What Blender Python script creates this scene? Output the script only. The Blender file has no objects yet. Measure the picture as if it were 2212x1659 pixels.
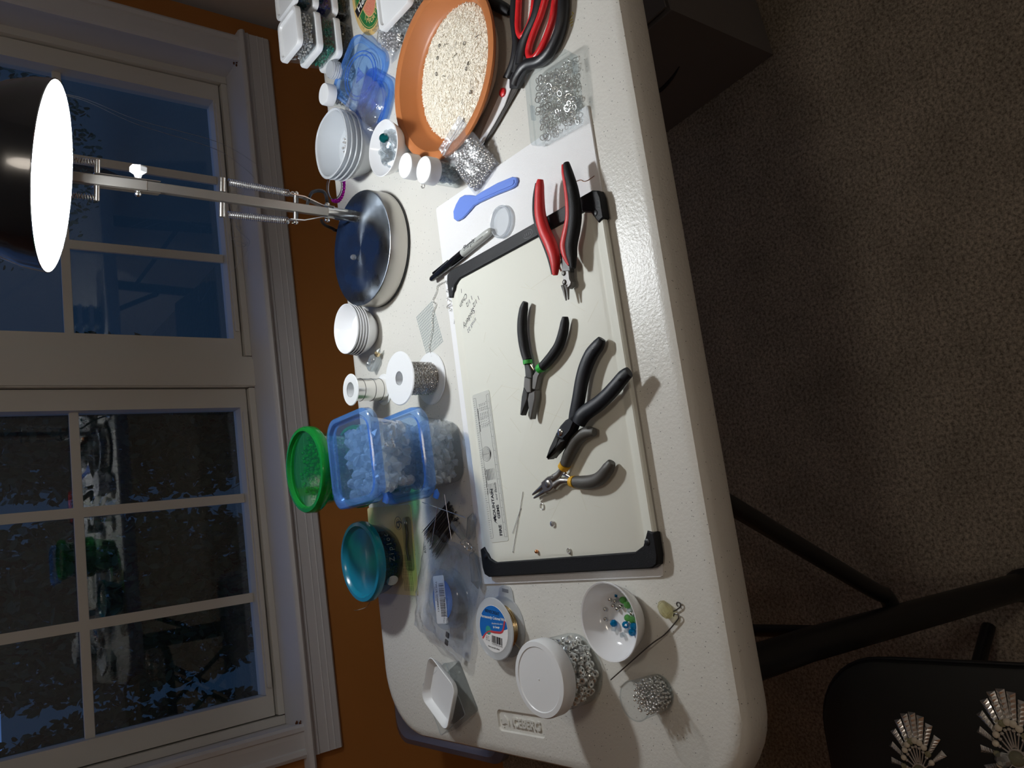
import bpy, bmesh, math, random
from mathutils import Vector, Matrix, Euler, noise
random.seed(7)
SC = bpy.context.scene
COL = SC.collection
R = math.radians

# ------------------------------------------------------------------ camera
TZ = 0.74                                   # table top above the floor (m)
CAMH = 0.73                                 # camera above the table top
FPX, PITCH, YAW = 1768.7, R(39.04), R(12.12)
_F = Vector((math.sin(YAW), math.cos(YAW), 0)); _R = Vector((math.cos(YAW), -math.sin(YAW), 0)); _Z = Vector((0, 0, 1))
FW = _F*math.cos(PITCH) - _Z*math.sin(PITCH)
UP = _F*math.sin(PITCH) + _Z*math.cos(PITCH)
cam = bpy.data.cameras.new('camera'); camo = bpy.data.objects.new('camera', cam); COL.objects.link(camo)
cam.sensor_width = 36; cam.lens = FPX/2212*36; cam.clip_start = .02; cam.clip_end = 60
# the phone was held sideways: the picture's left is up in the room
X, Y, Z = -UP, _R, -FW
camo.matrix_world = Matrix(((X.x, Y.x, Z.x, 0), (X.y, Y.y, Z.y, 0), (X.z, Y.z, Z.z, TZ+CAMH), (0, 0, 0, 1)))
SC.camera = camo

# ------------------------------------------------------------------ world, exposure
w = bpy.data.worlds.new('night_sky'); SC.world = w; w.use_nodes = True
bg = w.node_tree.nodes['Background']; bg.inputs[0].default_value = (.020, .044, .110, 1); bg.inputs[1].default_value = 2.4
SC.view_settings.view_transform = 'Standard'; SC.view_settings.look = 'None'
SC.view_settings.gamma = 1; SC.view_settings.exposure = 0.10; SC.view_settings.use_curve_mapping = False
BULB_POWER = 262.0                           # emission of the desk lamp's bulb
CEIL_POWER = 13.0                            # emission of the room's ceiling light and of the added fill light
try:
    SC.cycles.transparent_max_bounces = 24
    SC.cycles.max_bounces = 12
    SC.cycles.sample_clamp_indirect = 4
except Exception: pass

# ------------------------------------------------------------------ measuring
def ray(px, py):
    return FW + _R*((829.5-py)/FPX) + UP*((1106-px)/FPX)
def T(px, py, dz=0.0):                      # point at height dz above the table top
    d = ray(px, py); return Vector((0, 0, TZ+CAMH)) + d*((dz-CAMH)/d.z)
def ZP(ox, oy, s, pts, dz=0.0):             # the same, read off an enlarged crop
    return [T(ox+a/s, oy+b/s, dz) for a, b in pts]
WA = R(1.44)
def W(x, y, z):                             # window-wall frame (x along, y out from camera, z above table)
    return Vector((x*math.cos(WA)-y*math.sin(WA), x*math.sin(WA)+y*math.cos(WA), TZ+z))

# ------------------------------------------------------------------ materials
def lin(c):
    if isinstance(c, str):
        c = [int(c[i:i+2], 16)/255 for i in (0, 2, 4)]
        c = [v/12.92 if v <= .04045 else ((v+.055)/1.055)**2.4 for v in c]
    return (*c, 1)
MATS = {}
def mat(name):
    m = bpy.data.materials.new(name); m.use_nodes = True; MATS[name] = m
    return m, m.node_tree.nodes, m.node_tree.links, m.node_tree.nodes['Principled BSDF']
def solid(name, c, rough=.5, metal=0, spec=.5, coat=0, bump=None, var=None):
    m, n, l, b = mat(name)
    b.inputs['Base Color'].default_value = lin(c); b.inputs['Roughness'].default_value = rough
    b.inputs['Metallic'].default_value = metal; b.inputs['Specular IOR Level'].default_value = spec
    if coat: b.inputs['Coat Weight'].default_value = coat; b.inputs['Coat Roughness'].default_value = .08
    if bump or var:
        tc = n.new('ShaderNodeTexCoord')
    if bump:
        t = n.new('ShaderNodeTexNoise'); t.inputs['Scale'].default_value = bump[0]; t.inputs['Detail'].default_value = 4
        l.new(tc.outputs['Object'], t.inputs['Vector'])
        bn = n.new('ShaderNodeBump'); bn.inputs['Strength'].default_value = bump[1]; bn.inputs['Distance'].default_value = bump[2] if len(bump) > 2 else .001
        l.new(t.outputs['Fac'], bn.inputs['Height']); l.new(bn.outputs['Normal'], b.inputs['Normal'])
    if var:
        t = n.new('ShaderNodeTexNoise'); t.inputs['Scale'].default_value = var[0]; t.inputs['Detail'].default_value = 5
        l.new(tc.outputs['Object'], t.inputs['Vector'])
        r = n.new('ShaderNodeValToRGB'); r.color_ramp.elements[0].position = .3; r.color_ramp.elements[1].position = .7
        r.color_ramp.elements[0].color = lin(c); r.color_ramp.elements[1].color = lin(var[1])
        l.new(t.outputs['Fac'], r.inputs[0]); l.new(r.outputs[0], b.inputs['Base Color'])
    return m
def thin(name, c, body=.3, tl=.3, tint=None, gloss=.05, f0=.04, bump=None):
    """thin clear plastic: most light passes, a little scatters, the surface mirrors by Schlick's Fresnel on both sides"""
    m, n, l, b = mat(name)
    b.inputs['Base Color'].default_value = lin(c); b.inputs['Roughness'].default_value = .6; b.inputs['Specular IOR Level'].default_value = .1
    tr = n.new('ShaderNodeBsdfTransparent'); tr.inputs[0].default_value = lin(tint or c)
    t_l = n.new('ShaderNodeBsdfTranslucent'); t_l.inputs[0].default_value = lin(c)
    mx0 = n.new('ShaderNodeMixShader'); mx0.inputs[0].default_value = tl
    l.new(b.outputs[0], mx0.inputs[1]); l.new(t_l.outputs[0], mx0.inputs[2])
    mx = n.new('ShaderNodeMixShader'); mx.inputs[0].default_value = body
    l.new(tr.outputs[0], mx.inputs[1]); l.new(mx0.outputs[0], mx.inputs[2])
    ge = n.new('ShaderNodeNewGeometry'); nv = ge.outputs['Normal']
    gl = n.new('ShaderNodeBsdfGlossy'); gl.inputs['Roughness'].default_value = gloss
    if bump:
        tc = n.new('ShaderNodeTexCoord'); t = n.new('ShaderNodeTexNoise'); t.inputs['Scale'].default_value = bump[0]; t.inputs['Detail'].default_value = 3
        l.new(tc.outputs['Object'], t.inputs['Vector'])
        bn = n.new('ShaderNodeBump'); bn.inputs['Strength'].default_value = bump[1]; bn.inputs['Distance'].default_value = .004
        l.new(t.outputs['Fac'], bn.inputs['Height']); nv = bn.outputs['Normal']
        for q in (gl, b): l.new(nv, q.inputs['Normal'])
    dt = n.new('ShaderNodeVectorMath'); dt.operation = 'DOT_PRODUCT'; l.new(nv, dt.inputs[0]); l.new(ge.outputs['Incoming'], dt.inputs[1])
    ab = n.new('ShaderNodeMath'); ab.operation = 'ABSOLUTE'; l.new(dt.outputs['Value'], ab.inputs[0])
    om = n.new('ShaderNodeMath'); om.operation = 'SUBTRACT'; om.use_clamp = True; om.inputs[0].default_value = 1; l.new(ab.outputs[0], om.inputs[1])
    pw = n.new('ShaderNodeMath'); pw.operation = 'POWER'; pw.inputs[1].default_value = 5; l.new(om.outputs[0], pw.inputs[0])
    ma = n.new('ShaderNodeMath'); ma.operation = 'MULTIPLY_ADD'; ma.inputs[1].default_value = 1-f0; ma.inputs[2].default_value = f0; l.new(pw.outputs[0], ma.inputs[0])
    mx2 = n.new('ShaderNodeMixShader')
    l.new(ma.outputs[0], mx2.inputs[0]); l.new(mx.outputs[0], mx2.inputs[1]); l.new(gl.outputs[0], mx2.inputs[2])
    l.new(mx2.outputs[0], n['Material Output'].inputs[0])
    return m
def crystal(name, c, clear=.5, white=.2):
    """cut glass / acrylic bead"""
    m, n, l, b = mat(name)
    b.inputs['Base Color'].default_value = lin(c); b.inputs['Roughness'].default_value = .02
    b.inputs['Transmission Weight'].default_value = .92; b.inputs['IOR'].default_value = 1.56
    tr = n.new('ShaderNodeBsdfTransparent'); tr.inputs[0].default_value = lin(c)
    mx = n.new('ShaderNodeMixShader'); mx.inputs[0].default_value = 1-clear
    l.new(tr.outputs[0], mx.inputs[1]); l.new(b.outputs[0], mx.inputs[2])
    df = n.new('ShaderNodeBsdfDiffuse'); df.inputs[0].default_value = lin(c)
    mx2 = n.new('ShaderNodeMixShader'); mx2.inputs[0].default_value = white
    l.new(mx.outputs[0], mx2.inputs[1]); l.new(df.outputs[0], mx2.inputs[2])
    l.new(mx2.outputs[0], n['Material Output'].inputs[0])
    return m
def glow(name, c, s):
    m, n, l, b = mat(name); b.inputs['Base Color'].default_value = lin(c)
    b.inputs['Emission Color'].default_value = lin(c); b.inputs['Emission Strength'].default_value = s
    return m

solid('white_plastic', 'eef0f2', .35); solid('white_ceramic', 'f0f1f4', .12, coat=.4)
solid('chrome', (.80, .79, .77), .18, 1); solid('blade_steel', (.82, .82, .83), .25, .0, .8); solid('brushed_steel', (.46, .44, .41), .34, 1); solid('silver', (.92, .91, .89), .22, .86)
solid('tool_steel', (.15, .145, .14), .5, .75, .3); solid('tool_dark', (.05, .05, .05), .5, .6, .3); solid('gunmetal', (.16, .155, .15), .42, 1); solid('bead_silver', (.78, .77, .75), .15, .82); solid('ball_silver', (.62, .61, .6), .07, 1); solid('dark_steel', (.10, .10, .10), .35, 1)
solid('black_plastic', '101116', .45); solid('black_rubber', '0b0b0e', .6, spec=.25, bump=(900, .5, .0006)); solid('black_gloss', '0b0b0f', .18)
solid('navy_rubber', '0f1219', .5, spec=.3); solid('red_rubber', 'c02022', .45, bump=(700, .25, .0005)); solid('red_plastic', 'cc2328', .3)
solid('grey_rubber', '4a4844', .5, bump=(800, .3, .0005)); solid('yellow_plastic', 'd8a52a', .45); solid('green_plastic', '2f9f3a', .4)
solid('terracotta', 'b26e40', .4, var=(9, 'ac693b')); solid('rice', 'faf3e4', .5); solid('copper', (.75, .33, .16), .2, 1); solid('gold_wire', (.75, .6, .36), .25, 1)
solid('teal_lid', '127896', .22, coat=.3); solid('ink', '14141a', .5); solid('ink_grey', '6d6f75', .5); solid('ink_white', 'f4f4ee', .5)
solid('label_white', 'f4f4f4', .5); solid('label_blue', '1767b8', .4); solid('label_red', 'c8454a', .4); solid('label_teal', '3a9d90', .4)
solid('coaster_tan', 'd8b777', .6); solid('coaster_green', '1f7038', .5); solid('coaster_pink', 'e0a084', .6, var=(500, 'd86a52'))
solid('gold_card', 'eadcaa', .35, spec=.6, var=(14, 'd8c88e')); solid('felt', 'f3f3f4', .9, bump=(900, .6, .001))
solid('marker_grey', 'b9bcb8', .3); solid('orange_paint', 'ad7032', .6, bump=(220, .15, .001)); solid('white_paint', 'dcdad8', .45, bump=(60, .04, .001))
solid('trim_paint', 'd8d8dc', .4); solid('vinyl', 'dad8d2', .4); solid('ceiling_paint', 'dcd9d2', .8, bump=(150, .3, .002))
solid('bark', '2c2520', .9, bump=(30, .6, .01)); solid('grass', '55635a', .95, bump=(40, .8, .02)); solid('leaf', '2c4a33', .6, var=(3, '3d5f47'))
solid('box_card', '6a6562', .75, bump=(50, .2, .001)); solid('leg_paint', '101012', .4); solid('seat_vinyl', '1b1d1e', .45, bump=(900, .25, .0005))
solid('purple_bead', 'a01a9a', .12, metal=.6); solid('pearl', 'd8cdbb', .22, coat=.4); solid('rust', '6a3f22', .9); solid('thread', 'c9cdd6', .4); solid('dust', '8c8478', .9)
solid('scratch', 'd8d3bd', .6); solid('flake', 'd8c868', .6)
thin('clear_plastic', 'f4f7f8', .03, gloss=.04); thin('frosted_plastic', 'f2f5f8', .55, .25, gloss=.2); thin('cloudy_plastic', 'f3f6f8', .09, .4, gloss=.1); thin('white_film', 'f2f5f8', .40, .1, gloss=.2)
thin('bag_plastic', 'f2f4f8', .10, .1, gloss=.08, f0=.09, bump=(38, 1)); thin('bin_plastic', 'a59fae', .45, gloss=.15)
thin('blue_lid', '7db6fb', .10, .2, tint='c8e2ff', gloss=.08); thin('blue_rim', '6fabfa', .30, .3, tint='b4d4fd', gloss=.08); thin('blue_spatula', '7d9ef2', .9, .1, gloss=.25)
thin('green_lid', '22b050', .14, tint='62e08e', gloss=.06); thin('green_rim', '0f9038', .6, .2, tint='3fc46c', gloss=.1); thin('teal_plastic', '3a86b0', .10, tint='9ccbe4', gloss=.05)
solid('board', 'e5e5da', .5, spec=.3, bump=(300, .1, .0006)); thin('film', 'f6f7f2', .62, 0, gloss=.2); thin('window_glass', (.9, .95, .97), .010, tint=(.92, .95, .97), gloss=.0, f0=.075)
thin('green_tint', '5fae78', .12, tint='cdeed6', gloss=.05)
thin('crystal_clear', 'fbfcfd', .16, .3, tint='e6ecef', gloss=.03, f0=.2); crystal('crystal_blue', '0f8fc4', .35, .3); crystal('crystal_green', '86c878', .4, .25); crystal('crystal_teal', '0d5f63', .3, .4)
crystal('crystal_aqua', '49b9a0', .4, .3); crystal('crystal_navy', '2436a8', .35, .35); crystal('crystal_dark', '3a3f46', .3, .3); crystal('crystal_ab', 'f0edcc', .3, .14); thin('crystal_box', 'fcfdfe', .30, .35, tint='f6f9fb', gloss=.03, f0=.14); crystal('bead_green', '18b048', .4, .35)
crystal('bead_deepblue', '0e4c8c', .3, .4)

# brushed lid of the lamp foot: fine concentric grain
m, n, l, b = mat('spun_steel'); b.inputs['Metallic'].default_value = 1; b.inputs['Base Color'].default_value = (.20, .23, .27, 1); b.inputs['Roughness'].default_value = .24
b.inputs['Anisotropic'].default_value = .85
tg = n.new('ShaderNodeTangent'); tg.direction_type = 'RADIAL'; tg.axis = 'Z'; l.new(tg.outputs[0], b.inputs['Tangent'])
tc = n.new('ShaderNodeTexCoord'); t = n.new('ShaderNodeTexNoise'); t.inputs['Scale'].default_value = 18; t.inputs['Detail'].default_value = 8
l.new(tc.outputs['Object'], t.inputs['Vector']); mr = n.new('ShaderNodeMapRange'); mr.inputs[1].default_value = .4; mr.inputs[2].default_value = .75; mr.inputs[3].default_value = .2; mr.inputs[4].default_value = .5
l.new(t.outputs['Fac'], mr.inputs[0]); l.new(mr.outputs[0], b.inputs['Roughness'])

# speckled moulded resin of the table
m, n, l, b = mat('table_resin'); b.inputs['Roughness'].default_value = .33
tc = n.new('ShaderNodeTexCoord'); v = n.new('ShaderNodeTexVoronoi'); v.inputs['Scale'].default_value = 190; l.new(tc.outputs['Object'], v.inputs['Vector'])
r = n.new('ShaderNodeValToRGB'); r.color_ramp.elements[0].position = .09; r.color_ramp.elements[0].color = (0, 0, 0, 1); r.color_ramp.elements[1].position = .15; r.color_ramp.elements[1].color = (1, 1, 1, 1)
l.new(v.outputs['Distance'], r.inputs[0])
sep = n.new('ShaderNodeSeparateColor'); l.new(v.outputs['Color'], sep.inputs[0])
gt = n.new('ShaderNodeMath'); gt.operation = 'LESS_THAN'; gt.inputs[1].default_value = .55; l.new(sep.outputs[0], gt.inputs[0])
mxm = n.new('ShaderNodeMath'); mxm.operation = 'MAXIMUM'; l.new(r.outputs[0], mxm.inputs[0]); l.new(gt.outputs[0], mxm.inputs[1])
mc = n.new('ShaderNodeMix'); mc.data_type = 'RGBA'; mc.inputs[6].default_value = lin('7a7a76'); mc.inputs[7].default_value = lin('dddbd4'); l.new(mxm.outputs[0], mc.inputs[0]); l.new(mc.outputs[2], b.inputs['Base Color'])
t = n.new('ShaderNodeTexNoise'); t.inputs['Scale'].default_value = 260; t.inputs['Detail'].default_value = 3; l.new(tc.outputs['Object'], t.inputs['Vector'])
bn = n.new('ShaderNodeBump'); bn.inputs['Strength'].default_value = .4; bn.inputs['Distance'].default_value = .0012; l.new(t.outputs['Fac'], bn.inputs['Height']); l.new(bn.outputs[0], b.inputs['Normal'])

# cut-pile carpet
m, n, l, b = mat('carpet'); b.inputs['Roughness'].default_value = 1; b.inputs['Specular IOR Level'].default_value = .05
tc = n.new('ShaderNodeTexCoord'); t = n.new('ShaderNodeTexNoise'); t.inputs['Scale'].default_value = 170; t.inputs['Detail'].default_value = 6; t.inputs['Roughness'].default_value = .75; l.new(tc.outputs['Object'], t.inputs['Vector'])
r = n.new('ShaderNodeValToRGB'); r.color_ramp.elements[0].position = .36; r.color_ramp.elements[0].color = lin('776d61'); r.color_ramp.elements[1].position = .62; r.color_ramp.elements[1].color = lin('d6cab7')
l.new(t.outputs['Fac'], r.inputs[0])
t2 = n.new('ShaderNodeTexNoise'); t2.inputs['Scale'].default_value = 9; t2.inputs['Detail'].default_value = 4; l.new(tc.outputs['Object'], t2.inputs['Vector'])
mr = n.new('ShaderNodeMapRange'); mr.inputs[1].default_value = .3; mr.inputs[2].default_value = .7; mr.inputs[3].default_value = .82; mr.inputs[4].default_value = 1.1; l.new(t2.outputs['Fac'], mr.inputs[0])
mm = n.new('ShaderNodeMix'); mm.data_type = 'RGBA'; mm.blend_type = 'MULTIPLY'; mm.inputs[0].default_value = 1; l.new(r.outputs[0], mm.inputs[6]); l.new(mr.outputs[0], mm.inputs[7]); l.new(mm.outputs[2], b.inputs['Base Color'])
bn = n.new('ShaderNodeBump'); bn.inputs['Strength'].default_value = 1; bn.inputs['Distance'].default_value = .006; l.new(t.outputs['Fac'], bn.inputs['Height']); l.new(bn.outputs[0], b.inputs['Normal'])

# ------------------------------------------------------------------ mesh helpers
def rrect(w, d, r, n=5):
    out = []
    for cx, cy, a0 in ((w/2-r, d/2-r, 0), (-w/2+r, d/2-r, 90), (-w/2+r, -d/2+r, 180), (w/2-r, -d/2+r, 270)):
        for i in range(n+1):
            a = R(a0+90*i/n); out.append((cx+r*math.cos(a), cy+r*math.sin(a)))
    return out
class MB:
    def __init__(s): s.v = []; s.f = []; s.m = None
    def add(s, vs, fs):
        o = len(s.v); s.v += [tuple(v) for v in vs]; s.f += [tuple(i+o for i in f) for f in fs]; return s
    def rings(s, rs, cap0=True, cap1=True, closed=True):
        n = len(rs[0]); vs = [p for r in rs for p in r]; fs = []
        for i in range(len(rs)-1):
            for j in range(n if closed else n-1):
                k = (j+1) % n; fs.append((i*n+j, i*n+k, (i+1)*n+k, (i+1)*n+j))
        if cap0: fs.append(tuple(range(n-1, -1, -1)))
        if cap1: fs.append(tuple(range((len(rs)-1)*n, len(rs)*n)))
        return s.add(vs, fs)
    def lathe(s, prof, seg=32, c=(0, 0, 0), cap0=True, cap1=True, sq=0):
        rs = []
        for r_, z in prof:
            rg = []
            for j in range(seg):
                a = 2*math.pi*j/seg; ca, sa = math.cos(a), math.sin(a)
                k = 1 if not sq else (abs(ca)**sq+abs(sa)**sq)**(-1/sq)
                rg.append((c[0]+r_*k*ca, c[1]+r_*k*sa, c[2]+z))
            rs.append(rg)
        return s.rings(rs, cap0, cap1)
    def tube(s, path, r, seg=10, caps=True, closed=False, flat=1.0, up=(0, 0, 1)):
        P = [Vector(p) for p in path]; n = len(P); rs = []
        rr = r if isinstance(r, (list, tuple)) else [r]*n
        upv = Vector(up); prev = None
        for i in range(n):
            if closed: t = P[(i+1) % n]-P[i-1]
            else: t = P[min(i+1, n-1)]-P[max(i-1, 0)]
            if t.length < 1e-9: t = Vector((0, 0, 1))
            t.normalize()
            if prev is None:
                a = upv if abs(t.dot(upv)) < .95 else Vector((1, 0, 0))
                u = t.cross(a).normalized()
            else:
                u = (prev-t*prev.dot(t))
                u = u.normalized() if u.length > 1e-6 else t.orthogonal().normalized()
            prev = u; wv = t.cross(u)
            rs.append([P[i]+u*(rr[i]*math.cos(2*math.pi*j/seg))+wv*(rr[i]*flat*math.sin(2*math.pi*j/seg)) for j in range(seg)])
        if closed: rs.append(rs[0]); caps = False
        return s.rings(rs, caps, caps)
    def prism(s, poly, z0, z1, ch=0.0):
        P = [(p[0], p[1]) for p in poly]
        a = sum(P[i][0]*P[(i+1) % len(P)][1]-P[(i+1) % len(P)][0]*P[i][1] for i in range(len(P)))
        if a < 0: P = P[::-1]
        if ch <= 0: return s.rings([[(x, y, z0) for x, y in P], [(x, y, z1) for x, y in P]])
        n = len(P); Q = []
        for i in range(n):
            p0, p1, p2 = Vector(P[i-1]), Vector(P[i]), Vector(P[(i+1) % n])
            d1 = (p1-p0).normalized(); d2 = (p2-p1).normalized()
            n1 = Vector((-d1.y, d1.x)); n2 = Vector((-d2.y, d2.x)); b_ = n1+n2
            k = ch/max(.35, b_.length/2) if b_.length > 1e-6 else ch
            b_ = b_.normalized() if b_.length > 1e-6 else n1
            Q.append((p1.x+b_.x*k, p1.y+b_.y*k))
        return s.rings([[(x, y, z0) for x, y in Q], [(x, y, z0+ch) for x, y in P], [(x, y, z1-ch) for x, y in P], [(x, y, z1) for x, y in Q]])
    def box(s, c, d, ch=0.0, rz=0.0):
        p = [(-d[0]/2, -d[1]/2), (d[0]/2, -d[1]/2), (d[0]/2, d[1]/2), (-d[0]/2, d[1]/2)]
        ca, sa = math.cos(rz), math.sin(rz)
        return s.prism([(c[0]+x*ca-y*sa, c[1]+x*sa+y*ca) for x, y in p], c[2]-d[2]/2, c[2]+d[2]/2, ch)
    def rbox(s, prof, rad, c=(0, 0, 0), n=5, rz=0.0, cap0=True, cap1=True):   # prof: (w, d, z)
        rs = []; ca, sa = math.cos(rz), math.sin(rz)
        for w_, d_, z in prof:
            rs.append([(c[0]+x*ca-y*sa, c[1]+x*sa+y*ca, c[2]+z) for x, y in rrect(w_, d_, min(rad, w_/2.01, d_/2.01), n)])
        return s.rings(rs, cap0, cap1)
    def ball(s, c, r, seg=10, rg=6, sc=(1, 1, 1)):
        c = Vector(c)
        rs = [[(c.x+r*sc[0]*math.sin(math.pi*i/rg)*math.cos(2*math.pi*j/seg), c.y+r*sc[1]*math.sin(math.pi*i/rg)*math.sin(2*math.pi*j/seg), c.z-r*sc[2]*math.cos(math.pi*i/rg)) for j in range(seg)] for i in range(1, rg)]
        return s.rings(rs)
    def torus(s, c, R_, r, seg=14, rg=6, M=None):
        rs = []
        for i in range(seg+1):
            a = 2*math.pi*i/seg; q = []
            for j in range(rg):
                b_ = 2*math.pi*j/rg; p = Vector(((R_+r*math.cos(b_))*math.cos(a), (R_+r*math.cos(b_))*math.sin(a), r*math.sin(b_)))
                if M: p = M @ p
                q.append(p+Vector(c))
            rs.append(q)
        return s.rings(rs, False, False)
    def xf(s, M): s.v = [tuple(M @ Vector(v)) for v in s.v]; return s
    def mesh(s, name='mesh', smooth=True, ang=40):
        me = bpy.data.meshes.new(name); me.from_pydata(s.v, [], s.f); me.validate(); me.update()
        b_ = bmesh.new(); b_.from_mesh(me); bmesh.ops.recalc_face_normals(b_, faces=b_.faces); b_.to_mesh(me); b_.free()
        if smooth:
            me.shade_smooth()
            try: me.set_sharp_from_angle(angle=R(ang))
            except Exception: pass
        return me
    def build(s, name, m, parent=None, smooth=True, ang=40):
        return link(name, s.mesh(name, smooth, ang), m, parent)
def link(name, me, m, parent=None):
    o = bpy.data.objects.new(name, me); COL.objects.link(o)
    if m and not me.materials: me.materials.append(MATS[m] if isinstance(m, str) else m)
    if parent: o.parent = parent
    return o
def tag(o, label, cat, group=None, kind=None):
    o['label'] = label; o['category'] = cat
    if group: o['group'] = group
    if kind: o['kind'] = kind
    return o
def thing(name, label, cat, loc=(0, 0, 0), rz=0.0, group=None, rot=None):
    o = bpy.data.objects.new(name, None); COL.objects.link(o); o.empty_display_size = .02
    o.location = loc; o.rotation_euler = rot or (0, 0, rz)
    return tag(o, label, cat, group)
def struct(o): o['kind'] = 'structure'; return o
def at(p, dz=0): return (p.x, p.y, TZ+dz) if hasattr(p, 'x') else (p[0], p[1], TZ+dz)
def copies(src, locs, label, cat, group, rots=None):
    """src: a one-mesh thing; copies of it at locs"""
    out = []
    for i, p in enumerate(locs):
        o = src if i == 0 else src.copy()
        if i: COL.objects.link(o)
        o.location = p
        if rots: o.rotation_euler = rots[i]
        tag(o, label, cat, group); out.append(o)
    return out
def rrot(): return Euler((random.uniform(0, 6.28), random.uniform(0, 6.28), random.uniform(0, 6.28)))
def text(s, size, m, parent, loc, rot=(0, 0, 0), ext=.0002, align='LEFT', name='lettering', shear=0, bold=0, sx=1):
    cu = bpy.data.curves.new('t', 'FONT'); cu.body = s; cu.size = size; cu.extrude = ext; cu.align_x = align; cu.shear = shear; cu.offset = bold; cu.resolution_u = 3
    o = bpy.data.objects.new('t', cu); COL.objects.link(o)
    bpy.context.view_layer.update()
    me = bpy.data.meshes.new_from_object(o.evaluated_get(bpy.context.evaluated_depsgraph_get()))
    bpy.data.objects.remove(o); bpy.data.curves.remove(cu); me.materials.clear()
    q = link(name, me, m, parent); q.location = loc; q.rotation_euler = rot; q.scale = (sx, 1, 1)
    return q
def smooth_path(pts, n=6):
    P = [Vector(p) for p in pts]; out = []
    for i in range(len(P)-1):
        p0, p1, p2, p3 = P[max(i-1, 0)], P[i], P[i+1], P[min(i+2, len(P)-1)]
        for k in range(n):
            t = k/n
            out.append(.5*((2*p1)+(p2-p0)*t+(2*p0-5*p1+4*p2-p3)*t*t+(3*p1-p0-3*p2+p3)*t**3))
    out.append(P[-1]); return out
def interp(vals, n):
    k = len(vals)-1; out = []
    for i in range(n):
        t = i/(n-1)*k; a = min(int(t), k-1); out.append(vals[a]+(vals[a+1]-vals[a])*(t-a))
    return out
# ================================================================== the room
def wallbox(name, x0, x1, y0, y1, z0, z1, m, parent=None, ch=0.0):
    b_ = MB()
    b_.prism([(x0, y0), (x1, y0), (x1, y1), (x0, y1)], z0, z1, ch)
    b_.v = [tuple(W(*v)) for v in b_.v]
    o = b_.build(name, m, parent, smooth=False)
    return o
FLZ = -TZ
# floor
o = MB().box((.4, .2, -.03), (4.6, 5.2, .06)).build('floor', 'carpet', smooth=False); struct(o)
o = MB().box((.4, .2, 2.47), (4.6, 5.2, .06)).build('ceiling', 'ceiling_paint', smooth=False); struct(o)
# window wall, built round the opening of the twin window
GY = 2.2; WY = 2.06
wallp = wallbox('wall_back', -1.7, -.40, WY, WY+.2, FLZ, 1.70, 'orange_paint'); struct(wallp)
for nm, a in (('wall_below_window', (-.40, 1.48, WY, WY+.2, FLZ, -.165)), ('wall_above_window', (-.40, 1.48, WY, WY+.2, 1.12, 1.70)), ('wall_right_strip', (1.48, 1.60, WY, WY+.2, FLZ, 1.70))):
    wallbox(nm, *a, 'orange_paint', wallp)
b_ = MB().box((1.605, .3, 1.22), (.06, 4.6, 2.44)); o = b_.build('wall_right', 'white_paint', smooth=False); struct(o); 
o = MB().box((-1.55, .2, 1.22), (.06, 4.8, 2.44)).build('wall_left', 'orange_paint', smooth=False); struct(o)
o = MB().box((.1, -2.0, 1.22), (3.4, .06, 2.44)).build('wall_front', 'white_paint', smooth=False); struct(o)

# ---- the twin window
def bar(name, x0, x1, z0, z1, y0, y1, m, parent, ch=.0015): return wallbox(name, x0, x1, y0, y1, z0, z1, m, parent, ch)
ZB, ZT = -.105, 1.02
for k, (gx0, gx1, m1, m2) in enumerate(((-.303, .456, -.053, .211), (.652, 1.382, .897, 1.139))):
    win = wallbox('window_%d' % (k+1), gx0-.004, gx1+.004, GY, GY+.004, ZB-.004, ZT, 'window_glass'); struct(win)
    for a, b2 in ((gx0-.052, gx0), (gx1, gx1+.052)): bar('sash_stile', a, b2, ZB-.02, ZT+.04, GY-.035, GY+.02, 'vinyl', win)
    bar('sash_rail', gx0, gx1, ZB-.02, ZB, GY-.035, GY+.02, 'vinyl', win)
    bar('sash_rail', gx0, gx1, ZT, ZT+.04, GY-.035, GY+.02, 'vinyl', win)
    bar('glazing_stop', gx0+.02, gx1-.012, ZB-.016, ZB-.004, GY-.043, GY-.035, 'vinyl', win)
    for x in (m1, m2): bar('muntin', x-.012, x+.012, ZB, ZT, GY-.009, GY-.001, 'vinyl', win)
    for z in (.300, .690): bar('muntin', gx0, gx1, z-.011, z+.011, GY-.0088, GY-.0012, 'vinyl', win)
    bar('frame_head', gx0-.06, gx1+.06, ZT+.04, ZT+.09, GY-.05, GY+.02, 'vinyl', win)
    for a, b2 in ((gx0-.076, gx0-.055), (gx1+.055, gx1+.076)): bar('frame_jamb', a, b2, ZB-.04, ZT+.04, GY-.05, GY+.02, 'vinyl', win)
    bar('frame_sill', gx0-.052, gx1+.052, ZB-.04, ZB-.023, GY-.05, GY+.02, 'vinyl', win)
mul = wallbox('trim_1', .514, .588, GY-.056, GY+.02, ZB-.045, ZT+.09, 'vinyl', None, .002); struct(mul)
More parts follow.
